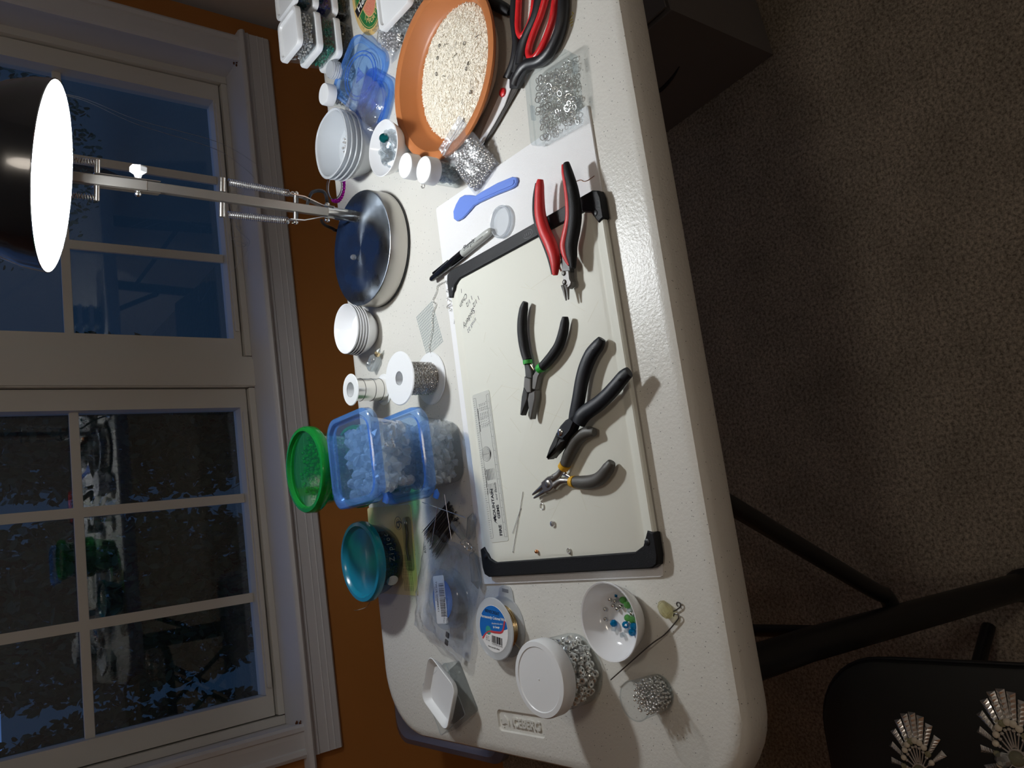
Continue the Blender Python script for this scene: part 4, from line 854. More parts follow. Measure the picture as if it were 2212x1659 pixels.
for k, ch_ in enumerate('CO INC NEW YORK NY'):
    a = R(-90+(k-8.5)*6.2); 
    if ch_ != ' ': text(ch_, .0052, 'ink', co, (.0485*math.cos(a), .0845*math.sin(a), .0015), (0, 0, (a+math.pi/2)*.72), .00004, 'CENTER')

# ---- clear vials along the back
def vial(label, c, r_, hgt, capr, caph, capm, fill, m, beadr, seed, name='bead_vial', fillpts=170):
    t_ = thing(name, label, 'vial', (c[0], c[1], TZ))
    MB().lathe([(r_*.9, 0), (r_, .002), (r_, hgt-caph*.6)], 32, cap1=False).build('tube', 'clear_plastic', t_)
    if capm == 'white_plastic': MB().lathe([(capr, hgt-caph), (capr, hgt-.002), (capr*.95, hgt), (capr*.88, hgt), (.001, hgt-.0003)], 36, cap0=False).build('cap', capm, t_)
    else:
        MB().lathe([(capr, hgt-caph), (capr, hgt-.002), (capr*.9, hgt), (.001, hgt)], 36, cap0=False).build('cap', capm, t_)
        for k in range(4): MB().torus((0, 0, hgt-caph+.003+k*.004), capr, .0008, 32, 6).build('thread_ridge', capm, t_)
    rr_ = r_*.9-beadr; pts = scatter(lambda x, y, z: x*x+y*y < rr_*rr_, (-rr_, rr_, -rr_, rr_, .003, fill), fillpts, beadr*1.75, seed)
    stuff_beads('beads', label.split(' of ')[1] if ' of ' in label else 'beads in '+label, 'beads', m, (c[0], c[1], TZ), pts, beadr)
vial('white-capped vial of silver beads standing before the tub stack', (.812, 1.243), .0165, .052, .0200, .0175, 'white_plastic', .030, 'bead_silver', .0020, 71)
vial('clear-capped vial of tiny silver beads touching the tub stack', (.852, 1.222), .0150, .046, .0160, .0185, 'frosted_plastic', .027, 'bead_silver', .0018, 72, fillpts=230)
V1, V2 = T(916, 367, .062), T(877, 363, .062)
vial('white-capped vial of crystal beads nearest the bead pouch', (V1.x, V1.y), .0180, .063, .0208, .0190, 'white_plastic', .038, 'crystal_clear', .0030, 73, fillpts=120)
vial('white-capped vial of grey beads between the crystal vial and the small bowl', (V2.x+.004, V2.y), .0175, .063, .0200, .0190, 'white_plastic', .036, 'crystal_dark', .0030, 74, fillpts=100)

# ---- blue lids under a clear bag
def blue_lid(label, c, rz, rot, w_=.118):
    t_ = thing('blue_cover', label, 'lid', c, 0, 'loose blue lids', rot=rot)
    MB().rbox([(w_, w_, -.006), (w_+.003, w_+.003, -.003), (w_, w_, .0005), (w_-.010, w_-.010, .001), (w_-.014, w_-.014, -.003), (w_-.020, w_-.020, -.0032)], .024, n=7, cap0=False, cap1=False).build('rim', 'blue_rim', t_)
    MB().rbox([(w_-.020, w_-.020, -.0032), (w_-.030, w_-.030, -.0030)], .02, n=7, cap0=False).build('panel', 'blue_lid', t_)
    for q in (.043, .036): MB().torus((0, 0, -.0028), q, .0011, 40, 6).build('ring_ridge', 'blue_rim', t_)
    MB().prism([(-.012, -.006), (.014, -.010), (.002, .016)], -.003, -.0018, .0004).build('emblem', 'blue_rim', t_)
    return t_
blue_lid('translucent blue square lid leaning behind the terracotta dish', (.815, 1.165, TZ+.020), 0, (R(6), R(-9), R(40)))
blue_lid('translucent blue square lid lying flat inside the clear bag', (.752, 1.150, TZ+.009), 0, (R(0), R(2), R(47)), .112)
pillow_bag('zip_bag', 'large clear zip bag draped over the blue lids', (.745, 1.165, TZ), .125, .115, .036, R(44), seed=9)

# ---- nested translucent deli tubs
NC = Vector((.690, 1.200, TZ))
NL = ['lowest', 'second from bottom', 'second from top', 'top']
for k in range(4):
    z = k*.0096; t_ = thing('deli_tub', 'translucent round tub, %s of four nested behind the bowls' % NL[k], 'container', NC+Vector((0, 0, z)), R(8), 'nested deli tubs')
    MB().lathe([(.040, 0), (.043, .002), (.053, .032), (.0545, .034), (.0545, .039), (.0575, .040), (.0590, .042), (.0575, .0435), (.0545, .0420), (.0525, .034), (.042, .004), (.001, .0035)], 48, sq=2.35).build('shell', 'frosted_plastic', t_)
    MB().torus((0, 0, .049), .0565, .0012, 48, 6, None).build('rim', 'cloudy_plastic', t_) if k < 0 else None
pts = scatter(lambda x, y, z: (x+.004)**2+(y+.016)**2 < .024**2, (-.03, .03, -.045, .02, .035, .045), 110, .0040, 75); stuff_beads('beads', 'small silver beads at the bottom of the top deli tub', 'beads', 'bead_silver', NC, pts, .0021)
# bracelet of magenta beads hanging on the table edge
bc_ = Vector((.668, 1.318, TZ)); br = thing('bead_bracelet', 'magenta bead and silver wire bracelet at the back table edge', 'bracelet', bc_, 0, rot=(R(8), R(-6), 0))
MB().torus((0, 0, .004), .026, .0009, 40, 6).build('wire', 'silver', br); MB().torus((.003, .003, .007), .0235, .0008, 40, 6).build('wire', 'gunmetal', br)
for k in range(15):
    a = R(140+k*13); MB().lathe([(.0015, -.0040), (.0040, -.0012), (.0040, .0012), (.0015, .0040)], 8, (.026*math.cos(a), .026*math.sin(a), .0045)).build('bead', 'purple_bead', br, smooth=False)
# ---- small white bowl of crystals on a clear cup
OC = Vector((.622, 1.063, TZ)); cu = thing('clear_cup', 'low clear plastic cup under the bowl of crystals', 'cup', OC)
MB().lathe([(.026, 0), (.028, .001), (.033, .024), (.035, .025)], 36, cap1=False).build('wall', 'cloudy_plastic', cu)
ob = thing('crystal_bowl', 'small white bowl heaped with clear crystals beside the dish', 'bowl', OC+Vector((0, 0, .020)))
MB().lathe([(.026, 0), (.029, .001), (.040, .016), (.0455, .030), (.0462, .032), (.0450, .033), (.0435, .031), (.038, .017), (.028, .006), (.001, .005)], 48).build('bowl', 'white_ceramic', ob)
base = OC+Vector((0, 0, .020)); rr = random.Random(8)
for k in range(26):
    a, d = rr.uniform(0, 6.28), .029*math.sqrt(rr.random()); kd = rr.choice(('drop', 'oval', 'nugget', 'bicone', 'round'))
    if k < 5: mesh_ = gem_mesh(kd, .0070, 'crystal_clear')
    o = bpy.data.objects.new('cut_crystal', gem_mesh(kd, rr.uniform(.005, .008), 'crystal_clear')); COL.objects.link(o); o.location = base+Vector((d*math.cos(a)+.002, d*math.sin(a)-.004, .016+rr.uniform(0, .011)*(1-d/.03)+d*.15)); o.rotation_euler = rrot(); tag(o, 'clear cut crystal in the small white bowl', 'crystal', 'crystals in the small bowl')
tag(MB().lathe([(.003, -.003), (.0075, -.003), (.0085, 0), (.0075, .003), (.003, .003)], 20).build('teal_bead', 'crystal_teal'), 'dark teal disc bead in the bowl of crystals', 'bead').location = base+Vector((.022, .006, .024))
bpy.data.objects['teal_bead'].rotation_euler = (R(50), R(20), 0)
jring(T(913, 401, .0015), .0042, .0007, 'silver jump ring lying in front of the two vials')
# small hinged clear case under the vials and a bead poking out by the dish
tag(MB().rbox([(.034, .022, 0), (.036, .024, .002), (.036, .024, .012), (.034, .022, .013)], .004).build('clear_case', 'clear_plastic'), 'tiny clear case tucked under the dish by the vials', 'box').location = T(940, 338, 0)+Vector((0, .01, 0))
# ---- small zip pouch of silver beads against the dish rim
za, zb = T(970, 287, .038), T(1052, 388, .006)
zp = thing('bead_pouch', 'small zip pouch of silver beads leaning on the terracotta rim', 'bag', (za+zb)/2)
ax = (za-zb); Lz = ax.length*1.02; axn = ax.normalized(); sd = Vector((ax.y, -ax.x, 0)).normalized(); up_ = sd.cross(axn)
if up_.z < 0: up_ = -up_
ZM = Matrix(((sd.x, axn.x, up_.x), (sd.y, axn.y, up_.y), (sd.z, axn.z, up_.z))).to_4x4()
zw = .066
def film(sgn):
    V = []; nx, ny = 12, 16
    for i in range(nx+1):
        for j in range(ny+1):
            u, v = i/nx*2-1, j/ny*2-1; e = (1-u**4)*max(0, 1-max(0, v)**2*1.2)*(1-max(0, -v)**6)
            V.append((u*zw/2, v*Lz/2, sgn*(.0008+.0052*max(e, 0))+.0012*noise.noise(Vector((u*3, v*4, sgn)))))
    return MB().add(V, [(i*(ny+1)+j, (i+1)*(ny+1)+j, (i+1)*(ny+1)+j+1, i*(ny+1)+j+1) for i in range(nx) for j in range(ny)]).xf(ZM)
film(1).build('front_film', 'bag_plastic', zp, ang=80); film(-1).build('back_film', 'bag_plastic', zp, ang=80)
for k in range(2): MB().box((0, Lz/2-.010-k*.004, .002), (zw, .0014, .0016), .0003).xf(ZM).build('zip_strip', 'frosted_plastic', zp)
pts = scatter(lambda x, y, z: abs(x) < .029-.010*max(0, y/.03), (-.029, .029, -Lz/2+.006, .012, -.0035, .0035), 420, .0034, 76); o = stuff_beads('beads', 'tiny silver beads filling the small zip pouch', 'beads', 'bead_silver', zp.location, [ZM@Vector(p) for p in pts], .0021)
# ================================================================== middle of the table
# ---- stack of small white bowls
SB = Vector((.366, 1.253, TZ)); BN = ['lowest', 'second from bottom', 'middle', 'second from top', 'top']
for k in range(5):
    t_ = thing('white_bowl', 'small white bowl, %s of the stack of five beside the lamp' % BN[k], 'bowl', SB+Vector((.0006*k, 0, k*.0052)), 0, 'stacked white bowls')
    MB().lathe([(.024, 0), (.027, .001), (.037, .013), (.0435, .027), (.0445, .0285), (.0440, .0298), (.0425, .0290), (.036, .0150), (.026, .0042), (.001, .0040)], 48).build('bowl', 'white_ceramic', t_)
# ---- little glass bottle charm
gb = T(818, 782, .0); bt_ = thing('glass_bottle', 'tiny clear glass bottle charm with a crystal stopper', 'bottle', (gb.x, gb.y, TZ+.010), 0, rot=(R(90), 0, R(35)))
MB().rbox([(.016, .014, -.016), (.018, .016, -.014), (.018, .016, .008), (.014, .012, .012), (.008, .008, .015)], .004).build('body', 'crystal_clear', bt_)
MB().lathe([(.0045, .015), (.0055, .017), (.0055, .020), (.0035, .022)], 20).build('collar', 'gold_wire', bt_); MB().lathe([(.001, .021), (.0045, .025), (.001, .031)], 8).build('stopper', 'crystal_clear', bt_, smooth=False)
MB().ball((0, .009, -.004), .004, 8, 5).build('rhinestone', 'crystal_clear', bt_, smooth=False)
# ---- plastic canvas
pcv = thing('plastic_canvas', 'square of clear plastic mesh canvas lying under the chain', 'mesh', (.320, 1.068, TZ), R(14))
cv = MB()
for i in range(17): cv.box((-.036+i*.0045, 0, .0007), (.0008, .050, .0012))
for j in range(12): cv.box((0, -.025+j*.0045, .0007), (.073, .0008, .0012))
o = cv.build('grid', 'clear_plastic', pcv, smooth=False); o['kind'] = 'stuff'
# ---- spool of fine chain, with its loose end
CS = Vector((.241, 1.080, TZ)); cs = thing('chain_spool', 'white spool wound with steel chain standing behind the board', 'spool', CS)
for z in (0, .0575): MB().lathe([(.011, z), (.041, z), (.0425, z+.0012), (.041, z+.0026), (.011, z+.0026)], 56, cap0=False, cap1=False).build('flange', 'white_plastic', cs)
MB().lathe([(.0105, .0600), (.0105, .0)], 32, cap0=False, cap1=False).build('bore', 'white_plastic', cs); MB().lathe([(.0235, .002), (.0235, .058)], 36, cap0=False, cap1=False).build('core', 'gunmetal', cs)
ln = MB(); rr = random.Random(12)
for r_i in range(17):
    for k in range(44):
        a = 2*math.pi*(k+.5*(r_i % 2))/44; z = .0045+r_i*.0032; M_ = Matrix.Rotation(a, 3, 'Z')@Matrix.Rotation(R(90), 3, 'Y')@Matrix.Rotation(R(90)*(k % 2)+rr.gauss(0, .3), 3, 'Y')@Matrix.Diagonal((.75, 1.25, 1))
        ln.torus((.0255*math.cos(a), .0255*math.sin(a), z), .0015, .00045, 7, 4, M_)
o = ln.build('wound_chain', 'silver', cs); o['kind'] = 'stuff'
def chain(name, label, path, lk=.0017):
    P = smooth_path(path, 10); d = [0]
    for a, b2 in zip(P, P[1:]): d.append(d[-1]+(b2-a).length)
    b_ = MB(); n = int(d[-1]/(lk*1.75)); j = 0
    for i in range(n):
        t = i*lk*1.75
        while d[j+1] < t: j += 1
        u = (t-d[j])/max(1e-9, d[j+1]-d[j]); p = P[j].lerp(P[j+1], u); tv = (P[j+1]-P[j]).normalized()
        M_ = tv.to_track_quat('X', 'Z').to_matrix()@Matrix.Rotation(R(90)*(i % 2)+.4, 3, 'X')@Matrix.Diagonal((1.3, .8, 1)); b_.torus(p, lk*.8, lk*.26, 9, 5, M_)
    return tag(b_.build(name, 'silver'), label, 'chain')
q5 = (660, 560, 5.53)
chain('silver_chain', 'loose steel chain running from the spool towards the marker', [CS+Vector((.02, -.018, .030))]+ZP(*q5, [(1490, 1240), (1505, 1150), (1480, 1050), (1500, 930), (1520, 830), (1515, 720), (1530, 620), (1560, 540), (1520, 500), (1545, 440), (1570, 380), (1580, 320), (1640, 280)], .0016))
zg = []
for k in range(7): zg += ZP(*q5, [(1690+(k % 2)*45, 290+k*48), (1735-(k % 2)*30, 310+k*48)], FT+.002+.0012*(k % 3))
chain('silver_chain', 'short steel chain heaped on the felt below the marker cap', ZP(*q5, [(1650, 285), (1680, 265)], FT+.0015)+zg+ZP(*q5, [(1710, 630)], FT+.002))
# ---- small spool of wire
WS = T(757, 842, .066); ws = thing('wire_spool', 'small white spool of shiny wire beside the chain spool', 'spool', (WS.x, WS.y, TZ))
for z in (0, .064): MB().lathe([(.013, z), (.0265, z), (.0275, z+.001), (.0265, z+.0022), (.013, z+.0022)], 44, cap0=False, cap1=False).build('flange', 'white_plastic', ws)
MB().lathe([(.0125, .066), (.0125, .0)], 28, cap0=False, cap1=False).build('bore', 'white_plastic', ws)
MB().lathe([(.0195, .0022), (.0195, .064)], 44, cap0=False, cap1=False).build('wound_wire', 'silver', ws)
for z in (.012, .028, .048): MB().torus((0, 0, z), .0196, .0005, 40, 5, Matrix.Rotation(R(3), 3, 'X')).build('wire_turn', 'gunmetal', ws)

# ---- two blue-lidded square boxes of crystals
KC = Vector((.116, 1.066, TZ))
def lidbox(label, z, hgt, dx=0.0):
    t_ = thing('lidded_box', label, 'container', KC+Vector((dx, 0, z)), R(1), 'blue-lidded boxes of crystals')
    MB().rbox([(.088, .088, 0), (.094, .094, .003), (.112, .112, hgt-.020), (.122, .122, hgt-.013), (.126, .126, hgt-.010)], .022, n=7, cap1=False).build('tub', 'cloudy_plastic', t_)
    lr = MB().rbox([(.132, .132, hgt-.016), (.136, .136, hgt-.012), (.135, .135, hgt-.002), (.131, .131, hgt), (.120, .120, hgt), (.116, .116, hgt-.005), (.110, .110, hgt-.0055)], .026, n=8, cap0=False, cap1=False).build('lid_rim', 'blue_rim', t_)
    MB().rbox([(.110, .110, hgt-.0055), (.104, .104, hgt-.005)], .022, n=8, cap0=False).build('lid_panel', 'blue_lid', t_)
    MB().prism([(-.060, -.064), (-.069, -.058), (-.073, -.068), (-.066, -.074), (-.058, -.070)], hgt-.014, hgt-.011, .0006).build('lid_tab', 'blue_rim', lr)
    return t_
lidbox('lower blue-lidded clear box packed with clear crystals', 0, .083); lidbox('upper blue-lidded clear box of large clear crystals', .0835, .083, .001)
rr = random.Random(14)
def box_in(x, y, z): h_ = .0385+.010*z/.07; return abs(x) < h_ and abs(y) < h_
kinds = [('nugget', .0085), ('round', .0075), ('oval', .0075), ('bicone', .0085), ('drop', .0075), ('cube', .0075)]
GM = [gem_mesh(k, r_*.82, 'crystal_box') for k, r_ in kinds]; GL = [gem_mesh(k, r_*1.12, 'crystal_box') for k, r_ in kinds]
for z0, top_, n, sep, G, lb, gp in ((0, .064, 260, .0102, GM, 'clear crystal bead inside the lower blue-lidded box', 'crystals in the lower box'), (.0835, .060, 170, .0122, GL, 'large clear crystal inside the upper blue-lidded box', 'crystals in the upper box')):
    for p in scatter(box_in, (-.05, .05, -.05, .05, .010, top_), n, sep, 80+n):
        o = bpy.data.objects.new('crystal_chunk' if z0 else 'crystal_bead', rr.choice(G)); COL.objects.link(o); o.location = KC+Vector(p)+Vector((0, 0, z0)); o.rotation_euler = rrot(); tag(o, lb, 'crystal', gp)
# silver findings among the upper crystals
def silver_bit(a, b2, label, r_=.0022):
    d = b2-a; mb = MB(); n = 9
    for i in range(n): mb.ball(a+d*(i/(n-1)), r_*(1+.35*(i % 2)), 8, 5)
    return tag(mb.build('silver_finding', 'silver'), label, 'finding')
silver_bit(KC+Vector((.034, -.030, .0835+.056)), KC+Vector((.012, -.052, .0835+.050)), 'short twisted silver finding among the upper crystals')
silver_bit(KC+Vector((-.036, .010, .0835+.062)), KC+Vector((-.008, -.040, .0835+.058)), 'long twisted silver finding lying over the upper crystals', .0018)
silver_bit(KC+Vector((.030, -.047, .0835+.040)), KC+Vector((.010, -.048, .0835+.036)), 'silver scroll finding pressed against the box front')
# ---- two green-lidded round tubs behind
GC = Vector((.122, 1.214, TZ))
for k, lb in enumerate(('lower green-lidded round tub, mostly hidden behind the boxes', 'upper green-lidded round tub of green beads behind the boxes')):
    t_ = thing('round_tub', lb, 'container', GC+Vector((0, 0, k*.086)), 0, 'green-lidded round tubs')
    MB().lathe([(.046, 0), (.049, .002), (.061, .070), (.064, .074)], 48, cap1=False).build('tub', 'green_tint', t_)
    MB().lathe([(.0675, .068), (.069, .071), (.0685, .082), (.0665, .085), (.0615, .0855), (.0595, .080), (.0580, .0795)], 56, cap0=False, cap1=False).build('lid_rim', 'green_rim', t_)
    MB().lathe([(.0580, .0795), (.001, .0797)], 56, cap0=False).build('lid_panel', 'green_lid', t_)
    pts = scatter(lambda x, y, z: x*x+y*y < (.044+.010*z/.06)**2, (-.055, .055, -.055, .055, .004, .066 if k else .03), 800, .0058, 90+k); stuff_beads('beads', ('green glass beads in the upper green-lidded tub' if k else 'green glass beads in the lower green-lidded tub'), 'beads', 'bead_green', GC+Vector((0, 0, k*.086)), pts, .0031)
# ---- gold blister card with the teal tub on it
gd = thing('gold_card', 'gold printed blister card lying under the teal-lidded tub', 'card', (-.022, 1.262, TZ), R(-3))
MB().rbox([(.150, .148, 0), (.150, .148, .0012)], .005).build('card', 'gold_card', gd)
MB().rbox([(.090, .022, .0012), (.088, .020, .0060), (.080, .014, .0075)], .008).build('blister', 'clear_plastic', gd).location = (.010, -.060, 0)
for q in ((.045, -.030, .011), (.045, -.030, .006)): MB().torus((q[0], q[1], .0014), q[2], .0004, 30, 5).build('ring_print', 'ink_grey', gd)
ct = thing('jewellery_clasp', 'silver clasp sealed in the gold blister card', 'clasp', (-.022+.01, 1.262-.060, TZ+.002), R(-3)); MB().tube(smooth_path([(-.03, 0, .002), (-.01, .003, .003), (.012, -.002, .003), (.03, .001, .002)], 5), .0016, 8).build('bar', 'gunmetal', ct); MB().torus((.032, 0, .0022), .003, .0008, 14, 6).build('ring', 'silver', ct)
for k in range(6): text('oxyd assorted findings silver plated', .0042, 'ink', gd, (-.068, -.036-k*.0052, .0013), (0, 0, 0), .00003, name='fine_print')
text('9', .030, 'ink_grey', gd, (.040, -.045, .0013), (0, 0, R(20)), .00003, name='numeral')
TC = Vector((-.034, 1.272, TZ+.0014)); tt_ = thing('teal_tub', 'clear round tub of blue beads with a teal snap lid', 'container', TC)
MB().lathe([(.042, 0), (.047, .002), (.057, .020), (.062, .040), (.064, .050)], 56, cap1=False).build('tub', 'teal_plastic', tt_)
MB().lathe([(.0655, .044), (.0675, .046), (.0680, .053), (.066, .058), (.060, .0585), (.0565, .053), (.054, .0515), (.001, .0520)], 64, cap0=False).build('lid', 'teal_lid', tt_)
def wrap_text(s, size, m, parent, r_, a0, z, da): 
    for k, ch_ in enumerate(s):
        a = a0+k*da; q = text(ch_, size, m, parent, (r_*math.cos(a), r_*math.sin(a), z), (R(80), 0, a+math.pi/2), .0001, 'CENTER')
wrap_text('Ziploc', .0125, 'ink_grey', tt_, .0622, R(-92), .026, R(8))
MB().ball((0, 0, 0), .010, 16, 8, (1, 1, .08)).xf(Matrix.Translation((.0605*math.cos(R(-128)), .0605*math.sin(R(-128)), .026))@Matrix.Rotation(R(-128)+math.pi/2, 4, 'Z')@Matrix.Rotation(R(80), 4, 'X')).build('emblem', 'frosted_plastic', tt_)
pts = scatter(lambda x, y, z: x*x+y*y < (.040+.012*z/.04)**2, (-.055, .055, -.055, .055, .004, .036), 420, .0064, 95); stuff_beads('beads', 'deep blue beads in the teal-lidded tub', 'beads', 'bead_deepblue', TC, pts, .0034)
tag(MB().tube(smooth_path([T(800, 1300, .01), T(790, 1312, .018), T(772, 1318, .03), T(765, 1318, .032)], 5), .0004, 5).build('wire_scrap', 'gunmetal'), 'thin dark wire sticking out behind the teal tub', 'wire')

# ---- bundle of head pins
rnd = random.Random(44); A0, B0 = T(978, 1102, .004), T(915, 1172, .004); B0 = T(928, 1182, .004); A0 = T(985, 1100, .004)
pm = MB(); Lp = .082; pm.tube([(0, 0, 0), (Lp, 0, 0)], .00042, 5); pm.ball((0, 0, 0), .0011, 7, 5); pme = pm.mesh('head_pin'); pme.materials.append(MATS['gunmetal'])
dr = (T(922, 1172)-T(975, 1098)); ang = math.atan2(dr.y, dr.x); sdv = Vector((-math.sin(ang), math.cos(ang), 0))
c0 = T(980, 1110)
for k in range(95):
    o = bpy.data.objects.new('head_pin', pme); COL.objects.link(o); v = rnd.uniform(-1, 1)
    o.location = (c0.x, c0.y, TZ+.0012+abs(rnd.gauss(0, 1))*.0032*(1-v*v*.6)); o.location += sdv*(v*.021)+Vector((math.cos(ang), math.sin(ang), 0))*rnd.gauss(0, .004)
    o.rotation_euler = (0, rnd.gauss(0, .01), ang+rnd.gauss(0, .025)+v*.05); tag(o, 'dark steel head pin in the loose bundle beside the boxes', 'pin', 'bundle of head pins')
head_pin(T(912, 1085, .012), T(1005, 1118, .009), 'bright steel pin lying crosswise over the pin bundle', 'pins over the bundle', .0006); head_pin(T(960, 1068, .011), T(975, 1165, .009), 'bright steel pin slanting over the pin bundle', 'pins over the bundle', .0006); head_pin(T(945, 1095, .012), T(932, 1178, .009), 'pale steel pin lying lengthwise on top of the pin bundle', 'pins over the bundle', .0006)
# ---- chandelier crystals
def prism_drop(label, a, b2, w_=.0075):
    d = b2-a; l_ = d.length; mb = MB(); mb.lathe([(w_*.15, 0), (w_*.55, l_*.06), (w_, l_*.78), (w_*.1, l_)], 8)
    mb.xf(d.normalized().to_track_quat('Z', 'Y').to_matrix().to_4x4()); o = mb.build('crystal_prism', 'crystal_clear', None, smooth=False); o.location = a; return tag(o, label, 'crystal', 'chandelier crystals')
prism_drop('long pointed crystal prism lying at the board corner', T(1019, 1192, .011), T(1033, 1272, .009), .0085)
prism_drop('pointed crystal prism lying along the edge of the board', T(1012, 1165, .012), T(1022, 1108, .010), .0075)
prism_drop('pointed crystal prism lying on the end of the pin bundle', T(1002, 1165, .016), T(976, 1125, .014), .0075)
for k, (px, py) in enumerate(((1008, 1178), (1014, 1184), (1000, 1172))): jring(T(px, py, .010+.002*k), .0036, .0010, ['middle', 'nearest', 'farthest'][k]+' silver link joining the crystal prisms', 'crystal_link', 'silver', (R(60), R(30*k), R(20)), 'links of the crystal prisms')
# ---- bagged spool with a barcode label
def barcode(parent, x0, y0, l_, h_, z, seed, rot=0, n=34):
    rnd = random.Random(seed); mb = MB(); x = x0
    while x < x0+l_:
        w_ = rnd.choice((.0004, .0006, .0010, .0014)); mb.box((x+w_/2, y0, z), (w_, h_, .0001)); x += w_+rnd.choice((.0004, .0007, .001))
    mb.build('barcode', 'ink', parent, smooth=False)
SG = Vector((-.105, 1.088, TZ)); sg = thing('bagged_spool', 'clear reel with a blue sticker and barcode label inside a plastic bag', 'spool', SG+Vector((0, 0, .001)), R(182), rot=(R(4), R(-3), R(182)))
for z in (.001, .018): MB().lathe([(.012, z), (.045, z), (.046, z+.001), (.045, z+.002), (.012, z+.002)], 48, cap0=False, cap1=False).build('flange', 'clear_plastic', sg)
MB().lathe([(.034, .003), (.034, .018)], 40, cap0=False, cap1=False).build('wound_line', 'cloudy_plastic', sg); MB().lathe([(.030, .0202), (.030, .0206), (.001, .0206)], 40, cap0=False).build('sticker', 'label_blue', sg)
MB().rbox([(.072, .034, .0207), (.072, .034, .0211)], .003).build('label', 'label_white', sg).location = (0, -.006, 0)
barcode(sg, -.024, .001, .048, .016, .0212, 3); text('TW18-208MMX1', .0065, 'ink', sg, (-.028, -.0165, .0212), (0, 0, 0), .00003, bold=.0001); text('WLP-1002', .005, 'ink', sg, (-.020, -.021, .0212), (0, 0, 0), .00003)
bg_ = pillow_bag('plastic_bag', 'crumpled clear plastic bag round the barcoded reel', (-.098, 1.092, TZ), .165, .135, .034, R(-24), seed=17, nx=26, ny=22)
text('RSL', .008, 'ink', bg_, (.055, .040, .030), (0, 0, R(30)), .00003)
for k, s_t in enumerate(('Warning: keep bag', 'away from children')): text(s_t, .0052, 'ink', bg_, (-.028+k*.0, -.034-k*.007, .0335), (0, 0, R(10)), .00003)
for k in range(2): MB().rbox([(.009, .009, 0), (.009, .009, .0002)], .002).build('care_mark', 'ink', bg_).location = (-.045-k*.012, -.040, .030)
# ---- labelled wire reel
RC = Vector((-.146, .966, TZ)); rl = thing('wire_reel', 'frosted reel of pale wire with a round blue printed label', 'spool', RC, R(-100))
for z, nm in ((0, 'base_flange'), (.020, 'flange')): MB().lathe([(.012, z), (.0425, z), (.0435, z+.001), (.0425, z+.0022), (.012, z+.0022)], 56, cap0=False, cap1=False).build(nm, 'frosted_plastic', rl)
tab = MB(); tab.prism([(-.016, .036), (-.012, .052), (-.004, .058), (.012, .058), (.018, .052), (.022, .036)], 0, .0022, .0005); tab.build('hang_tab', 'frosted_plastic', rl)
MB().box((.003, .051, .0023), (.014, .005, .0003)).build('tab_slot', 'ink_grey', rl)
MB().lathe([(.030, .0022), (.030, .020)], 40, cap0=False, cap1=False).build('wound_wire', 'gold_wire', rl)
for k in range(7): MB().torus((0, 0, .004+k*.0024), .0305, .0006, 36, 5, Matrix.Rotation(R(random.uniform(-4, 4)), 3, 'X')).build('wire_turn', 'gold_wire', rl)
lb = MB().lathe([(.0325, .0222), (.0325, .0225), (.001, .0225)], 56, cap0=False).build('label', 'label_white', rl)
def sector(nm, m, poly, z): MB().prism(poly, z, z+.00006).build(nm, m, rl, smooth=False)
arc_ = [(.0322*math.cos(R(a)), .0322*math.sin(R(a))) for a in range(10, 216, 8)]
sector('blue_field', 'label_blue', arc_+[(-.020, -.012), (-.008, -.004), (.012, -.002)], .0225)
rb_ = MB(); rb_.tube(smooth_path([(.026, .016, .0227), (.020, .000, .0227), (.004, -.004, .0227), (-.012, -.006, .0227), (-.026, -.018, .0227)], 6), .0016, 6, flat=.1); rb_.build('red_swirl', 'label_red', rl)
for c, m in (((-.012, -.004), 'label_teal'), ((-.014, -.015), 'label_white')): MB().lathe([(.0062, .0227), (.0062, .0228), (.0005, .0228)], 24, (c[0], c[1], 0), cap0=False).build('spot', m, rl)
text('BENECREAT', .0062, 'ink', rl, (-.019, .021, .0227), (0, 0, 0), .00003, bold=.0001); text('Permanently Colored Wire', .0056, 'ink_white', rl, (-.029, .0115, .0227), (0, 0, R(4)), .00003, shear=.3, bold=.0001, sx=.92)
text('Alambre de color', .0036, 'ink_white', rl, (-.004, .006, .0227), (0, 0, R(8)), .00003); text('20 Gauge', .0040, 'ink_white', rl, (-.001, .001, .0227), (0, 0, R(10)), .00003, bold=.0001)
for k, s_t in enumerate(('26 Ga', '88 Ft', '0.4 mm')): text(s_t, .0030, 'ink', rl, (-.018, -.0138-k*.0026, .0229), (0, 0, 0), .00002)
barcode(rl, -.004, -.0145, .022, .010, .0227, 9); text('4 717752 101475', .0034, 'ink', rl, (-.004, -.0225, .0227), (0, 0, 0), .00003); text('Non-tarnish silver', .0036, 'ink', rl, (-.013, -.0275, .0227), (0, 0, 0), .00003)
tag(MB().tube(smooth_path([RC+Vector((-.02, -.030, .012)), RC+Vector((-.035, -.045, .010)), RC+Vector((-.050, -.040, .006)), RC+Vector((-.052, -.048, .003))], 6), .0004, 5).build('wire_end', 'gold_wire'), 'loose end of pale wire curling off the labelled reel', 'wire')

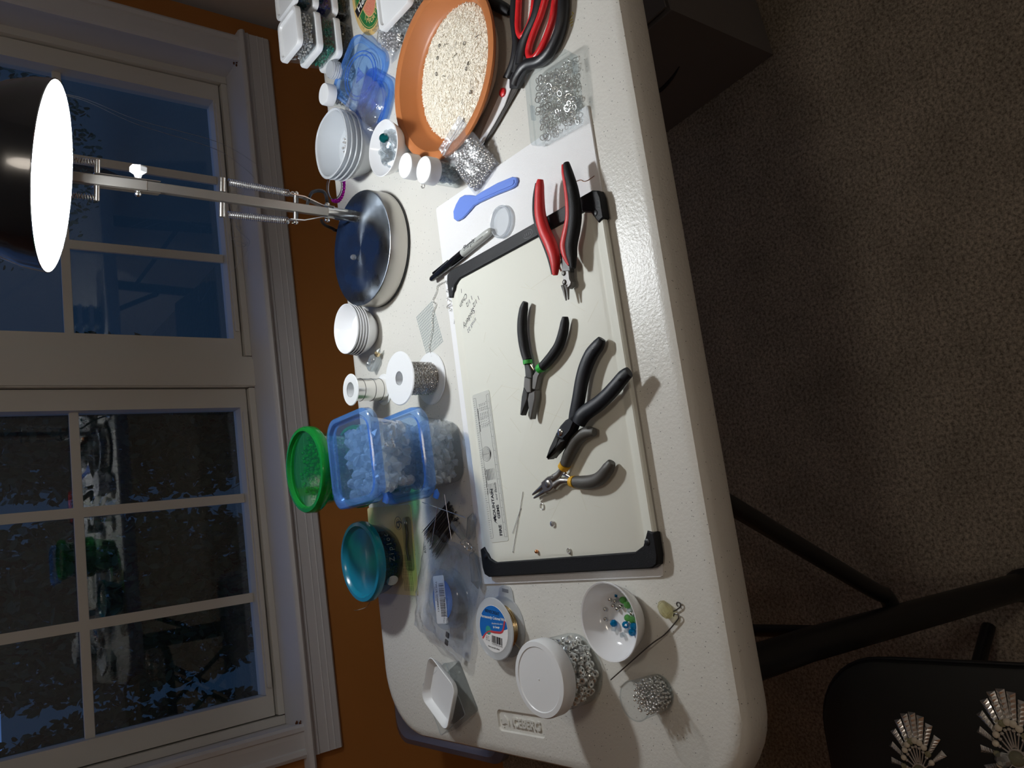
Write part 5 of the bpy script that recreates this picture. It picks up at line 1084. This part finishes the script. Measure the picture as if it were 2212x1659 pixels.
# ================================================================== left-hand end
# ---- big jar of spacer beads
JC = Vector((-.196, .823, TZ)); jr = thing('bead_jar', 'round clear jar of metal spacers with a ribbed white lid', 'jar', JC)
MB().lathe([(.040, 0), (.0435, .002), (.0445, .006), (.0445, .044), (.042, .048)], 64, cap1=False).build('glass', 'clear_plastic', jr)
MB().torus((0, 0, .0478), .0450, .0012, 56, 6).build('neck_ring', 'cloudy_plastic', jr)
lp = []
for r_, z in ((.0462, .049), (.0468, .050), (.0468, .066), (.0455, .0685), (.0395, .0690), (.0385, .0680), (.001, .0680)):
    lp.append([((r_+(.00035 if (j % 2 and .049 < z < .067 and r_ > .046) else 0))*math.cos(2*math.pi*j/160), (r_+(.00035 if (j % 2 and .049 < z < .067 and r_ > .046) else 0))*math.sin(2*math.pi*j/160), z) for j in range(160)])
MB().rings(lp, False, True).build('lid', 'white_plastic', jr); MB().ball((0, 0, .0681), .0013, 8, 5).build('gate_mark', 'white_plastic', jr)
me = MB().lathe([(.0016, -.0024), (.0034, -.0026), (.0050, -.0010), (.0050, .0010), (.0034, .0026), (.0016, .0024), (.0016, -.0024)], 18, cap0=False, cap1=False).mesh('spacer'); me.materials.append(MATS['silver'])
pts = scatter(lambda x, y, z: .024**2 < x*x+y*y < .0395**2, (-.04, .04, -.04, .04, .006, .044), 290, .0062, 33)
rr = random.Random(6)
for p in pts:
    o = bpy.data.objects.new('spacer_bead', me); COL.objects.link(o); o.location = JC+Vector(p); a = math.atan2(p[1], p[0])
    o.rotation_euler = Vector((math.cos(a)+rr.gauss(0, .5), math.sin(a)+rr.gauss(0, .5), rr.gauss(0, .5))).to_track_quat('Z', 'Y').to_euler(); tag(o, 'silver spacer bead inside the ribbed white-lidded jar', 'bead', 'spacer beads in the big jar')
o = MB().lathe([(.024, .004), (.026, .010), (.026, .040), (.022, .044)], 24).build('spacer_core', 'gunmetal'); o.location = JC; tag(o, 'packed metal spacers deep inside the white-lidded jar', 'beads', None, 'stuff')
# ---- clear square box under an upturned white lid
sq = thing('clear_square_box', 'empty clear square box at the left end of the table', 'box', (-.252, 1.112, TZ), R(27))
MB().rbox([(.078, .078, 0), (.080, .080, .001), (.082, .082, .026)], .004, n=3, cap1=False).build('wall', 'clear_plastic', sq)
MB().tube([(x, y, .026) for x, y in rrect(.082, .082, .004, 3)], .0008, 6, closed=True).build('rim', 'cloudy_plastic', sq)
wl_ = thing('white_tray', 'upturned white square lid resting on the clear square box', 'lid', (-.240, 1.108, TZ+.024), 0, rot=(R(-3), R(3), R(57)))
MB().rbox([(.066, .066, .001), (.070, .070, .002), (.080, .080, .0105), (.082, .082, .0125), (.0805, .0805, .0132), (.0775, .0775, .0120), (.066, .066, .0035), (.060, .060, .0030)], .014, n=8).build('tray', 'white_plastic', wl_)
# ---- white bowl with sorted beads
WB = Vector((-.132, .7235, TZ)); wb = thing('bead_bowl', 'white porcelain bowl holding loose silver, blue and green beads', 'bowl', WB)
MB().lathe([(.026, 0), (.029, .001), (.038, .011), (.0455, .028), (.0468, .0318), (.0462, .0330), (.0445, .0322), (.037, .0130), (.028, .0050), (.001, .0042)], 64).build('bowl', 'white_ceramic', wb)
def bowl_z(p):
    d = math.hypot(p.x-WB.x, p.y-WB.y); return .0046 if d < .027 else .0046+.0085*((d-.027)/.010)
bwz = (1260, 1250, 8.73)
def in_bowl(name, mesh_, pts, r_, label, cat, group):
    for a, b2 in pts:
        p = T(bwz[0]+a/bwz[2], bwz[1]+b2/bwz[2], .009)
        for _ in range(3): p = T(bwz[0]+a/bwz[2], bwz[1]+b2/bwz[2], bowl_z(p)+r_)
        o = bpy.data.objects.new(name, mesh_); COL.objects.link(o); o.location = (p.x, p.y, TZ+bowl_z(p)+r_); o.rotation_euler = rrot(); tag(o, label, cat, group)
bme = MB().ball((0, 0, 0), .0028, 16, 10).mesh('ball'); bme.materials.append(MATS['ball_silver'])
in_bowl('silver_bead', bme, [(415, 575), (425, 760), (505, 395), (600, 425), (565, 510), (645, 570), (715, 530), (912, 655)], .0028, 'round silver bead in the white porcelain bowl', 'bead', 'silver beads in the bowl')
in_bowl('blue_bead', gem_mesh('round', .0045, 'crystal_blue'), [(572, 840), (800, 870), (945, 895), (920, 1010)], .0045, 'faceted turquoise blue bead in the white bowl', 'bead', 'blue beads in the bowl')
in_bowl('small_blue_bead', gem_mesh('bicone', .0022, 'crystal_blue'), [(615, 325)], .0022, 'lone small blue bicone bead high in the white bowl', 'bead', None)
in_bowl('green_bead', gem_mesh('round', .0043, 'crystal_green'), [(745, 405), (830, 500), (835, 740), (915, 770)], .0043, 'faceted pale green bead in the white bowl', 'bead', 'green beads in the bowl')
in_bowl('clear_bead', gem_mesh('bicone', .0038, 'crystal_clear'), [(570, 945), (735, 1060), (820, 980), (890, 860), (860, 590), (650, 400)], .0032, 'clear crystal bicone bead in the white bowl', 'bead', 'clear beads in the bowl')
# ---- crystal pendant with wire
pz = (1220, 1230, 5.53); pn = T(1438, 1316, .006); pd = thing('crystal_pendant', 'wire-hung yellow iridescent crystal lying by the white bowl', 'pendant', (pn.x, pn.y, TZ))
def PP(pts, z): return [v-Vector((pn.x, pn.y, TZ)) for v in ZP(*pz, pts, z)]
e0, e1 = PP([(1130, 390)], .006)[0], PP([(1270, 570)], .006)[0]; d_ = e1-e0
stn = MB(); Lc = d_.length; stn.lathe([(.0025, -Lc/2), (.0066, -Lc*.36), (.0086, -Lc*.1), (.0086, Lc*.12), (.0066, Lc*.36), (.0025, Lc/2)], 9); stn.xf(Matrix.Translation((e0+e1)/2)@d_.to_track_quat('Z', 'Y').to_matrix().to_4x4()@Matrix.Diagonal((1, .7, 1, 1)))
stn.build('stone', 'crystal_ab', pd, smooth=False)
MB().tube(smooth_path(PP([(1300, 500), (1345, 475), (1380, 445), (1378, 405), (1345, 395), (1338, 420), (1355, 445)], .003), 5), .0008, 7).build('hook', 'gunmetal', pd)
MB().tube(smooth_path(PP([(1300, 560), (1310, 530), (1345, 535), (1360, 565), (1340, 610), (1190, 780)], .004)+PP([(1000, 920), (550, 1318)], .009), 5), .0008, 7).build('wire', 'gunmetal', pd)
# ---- clear cup of silver seed beads
CC = Vector((-.2165, .6885, TZ)); cp2 = thing('clear_cup', 'small open clear cup of silver findings near the table edge', 'cup', CC)
MB().lathe([(.019, 0), (.0205, .001), (.0212, .012), (.0218, .044)], 44, cap1=False).build('wall', 'clear_plastic', cp2); MB().torus((0, 0, .044), .0218, .0008, 44, 6).build('rim', 'clear_plastic', cp2); MB().lathe([(.019, .0005), (.001, .0008)], 32, cap0=False).build('floor', 'clear_plastic', cp2)
pts = scatter(lambda x, y, z: x*x+y*y < .0185**2, (-.02, .02, -.02, .02, .003, .026), 420, .0036, 97); stuff_beads('beads', 'tiny silver crimp beads in the open clear cup', 'beads', 'bead_silver', CC, pts, .0020, sc=(1, 1, .6))
# ---- flakes of dried paint by the scissors
fl = MB(); rnd = random.Random(3)
for k in range(7):
    p = T(1235+rnd.gauss(0, 5), 40+rnd.gauss(0, 12), 0); fl.box((p.x, p.y, TZ+.0004), (rnd.uniform(.002, .006), .0012, .0005), 0, rnd.uniform(0, 3))
tag(fl.build('dried_flakes', 'flake', None, False), 'few yellow dried flakes on the table by the scissors', 'flakes', None, 'stuff')
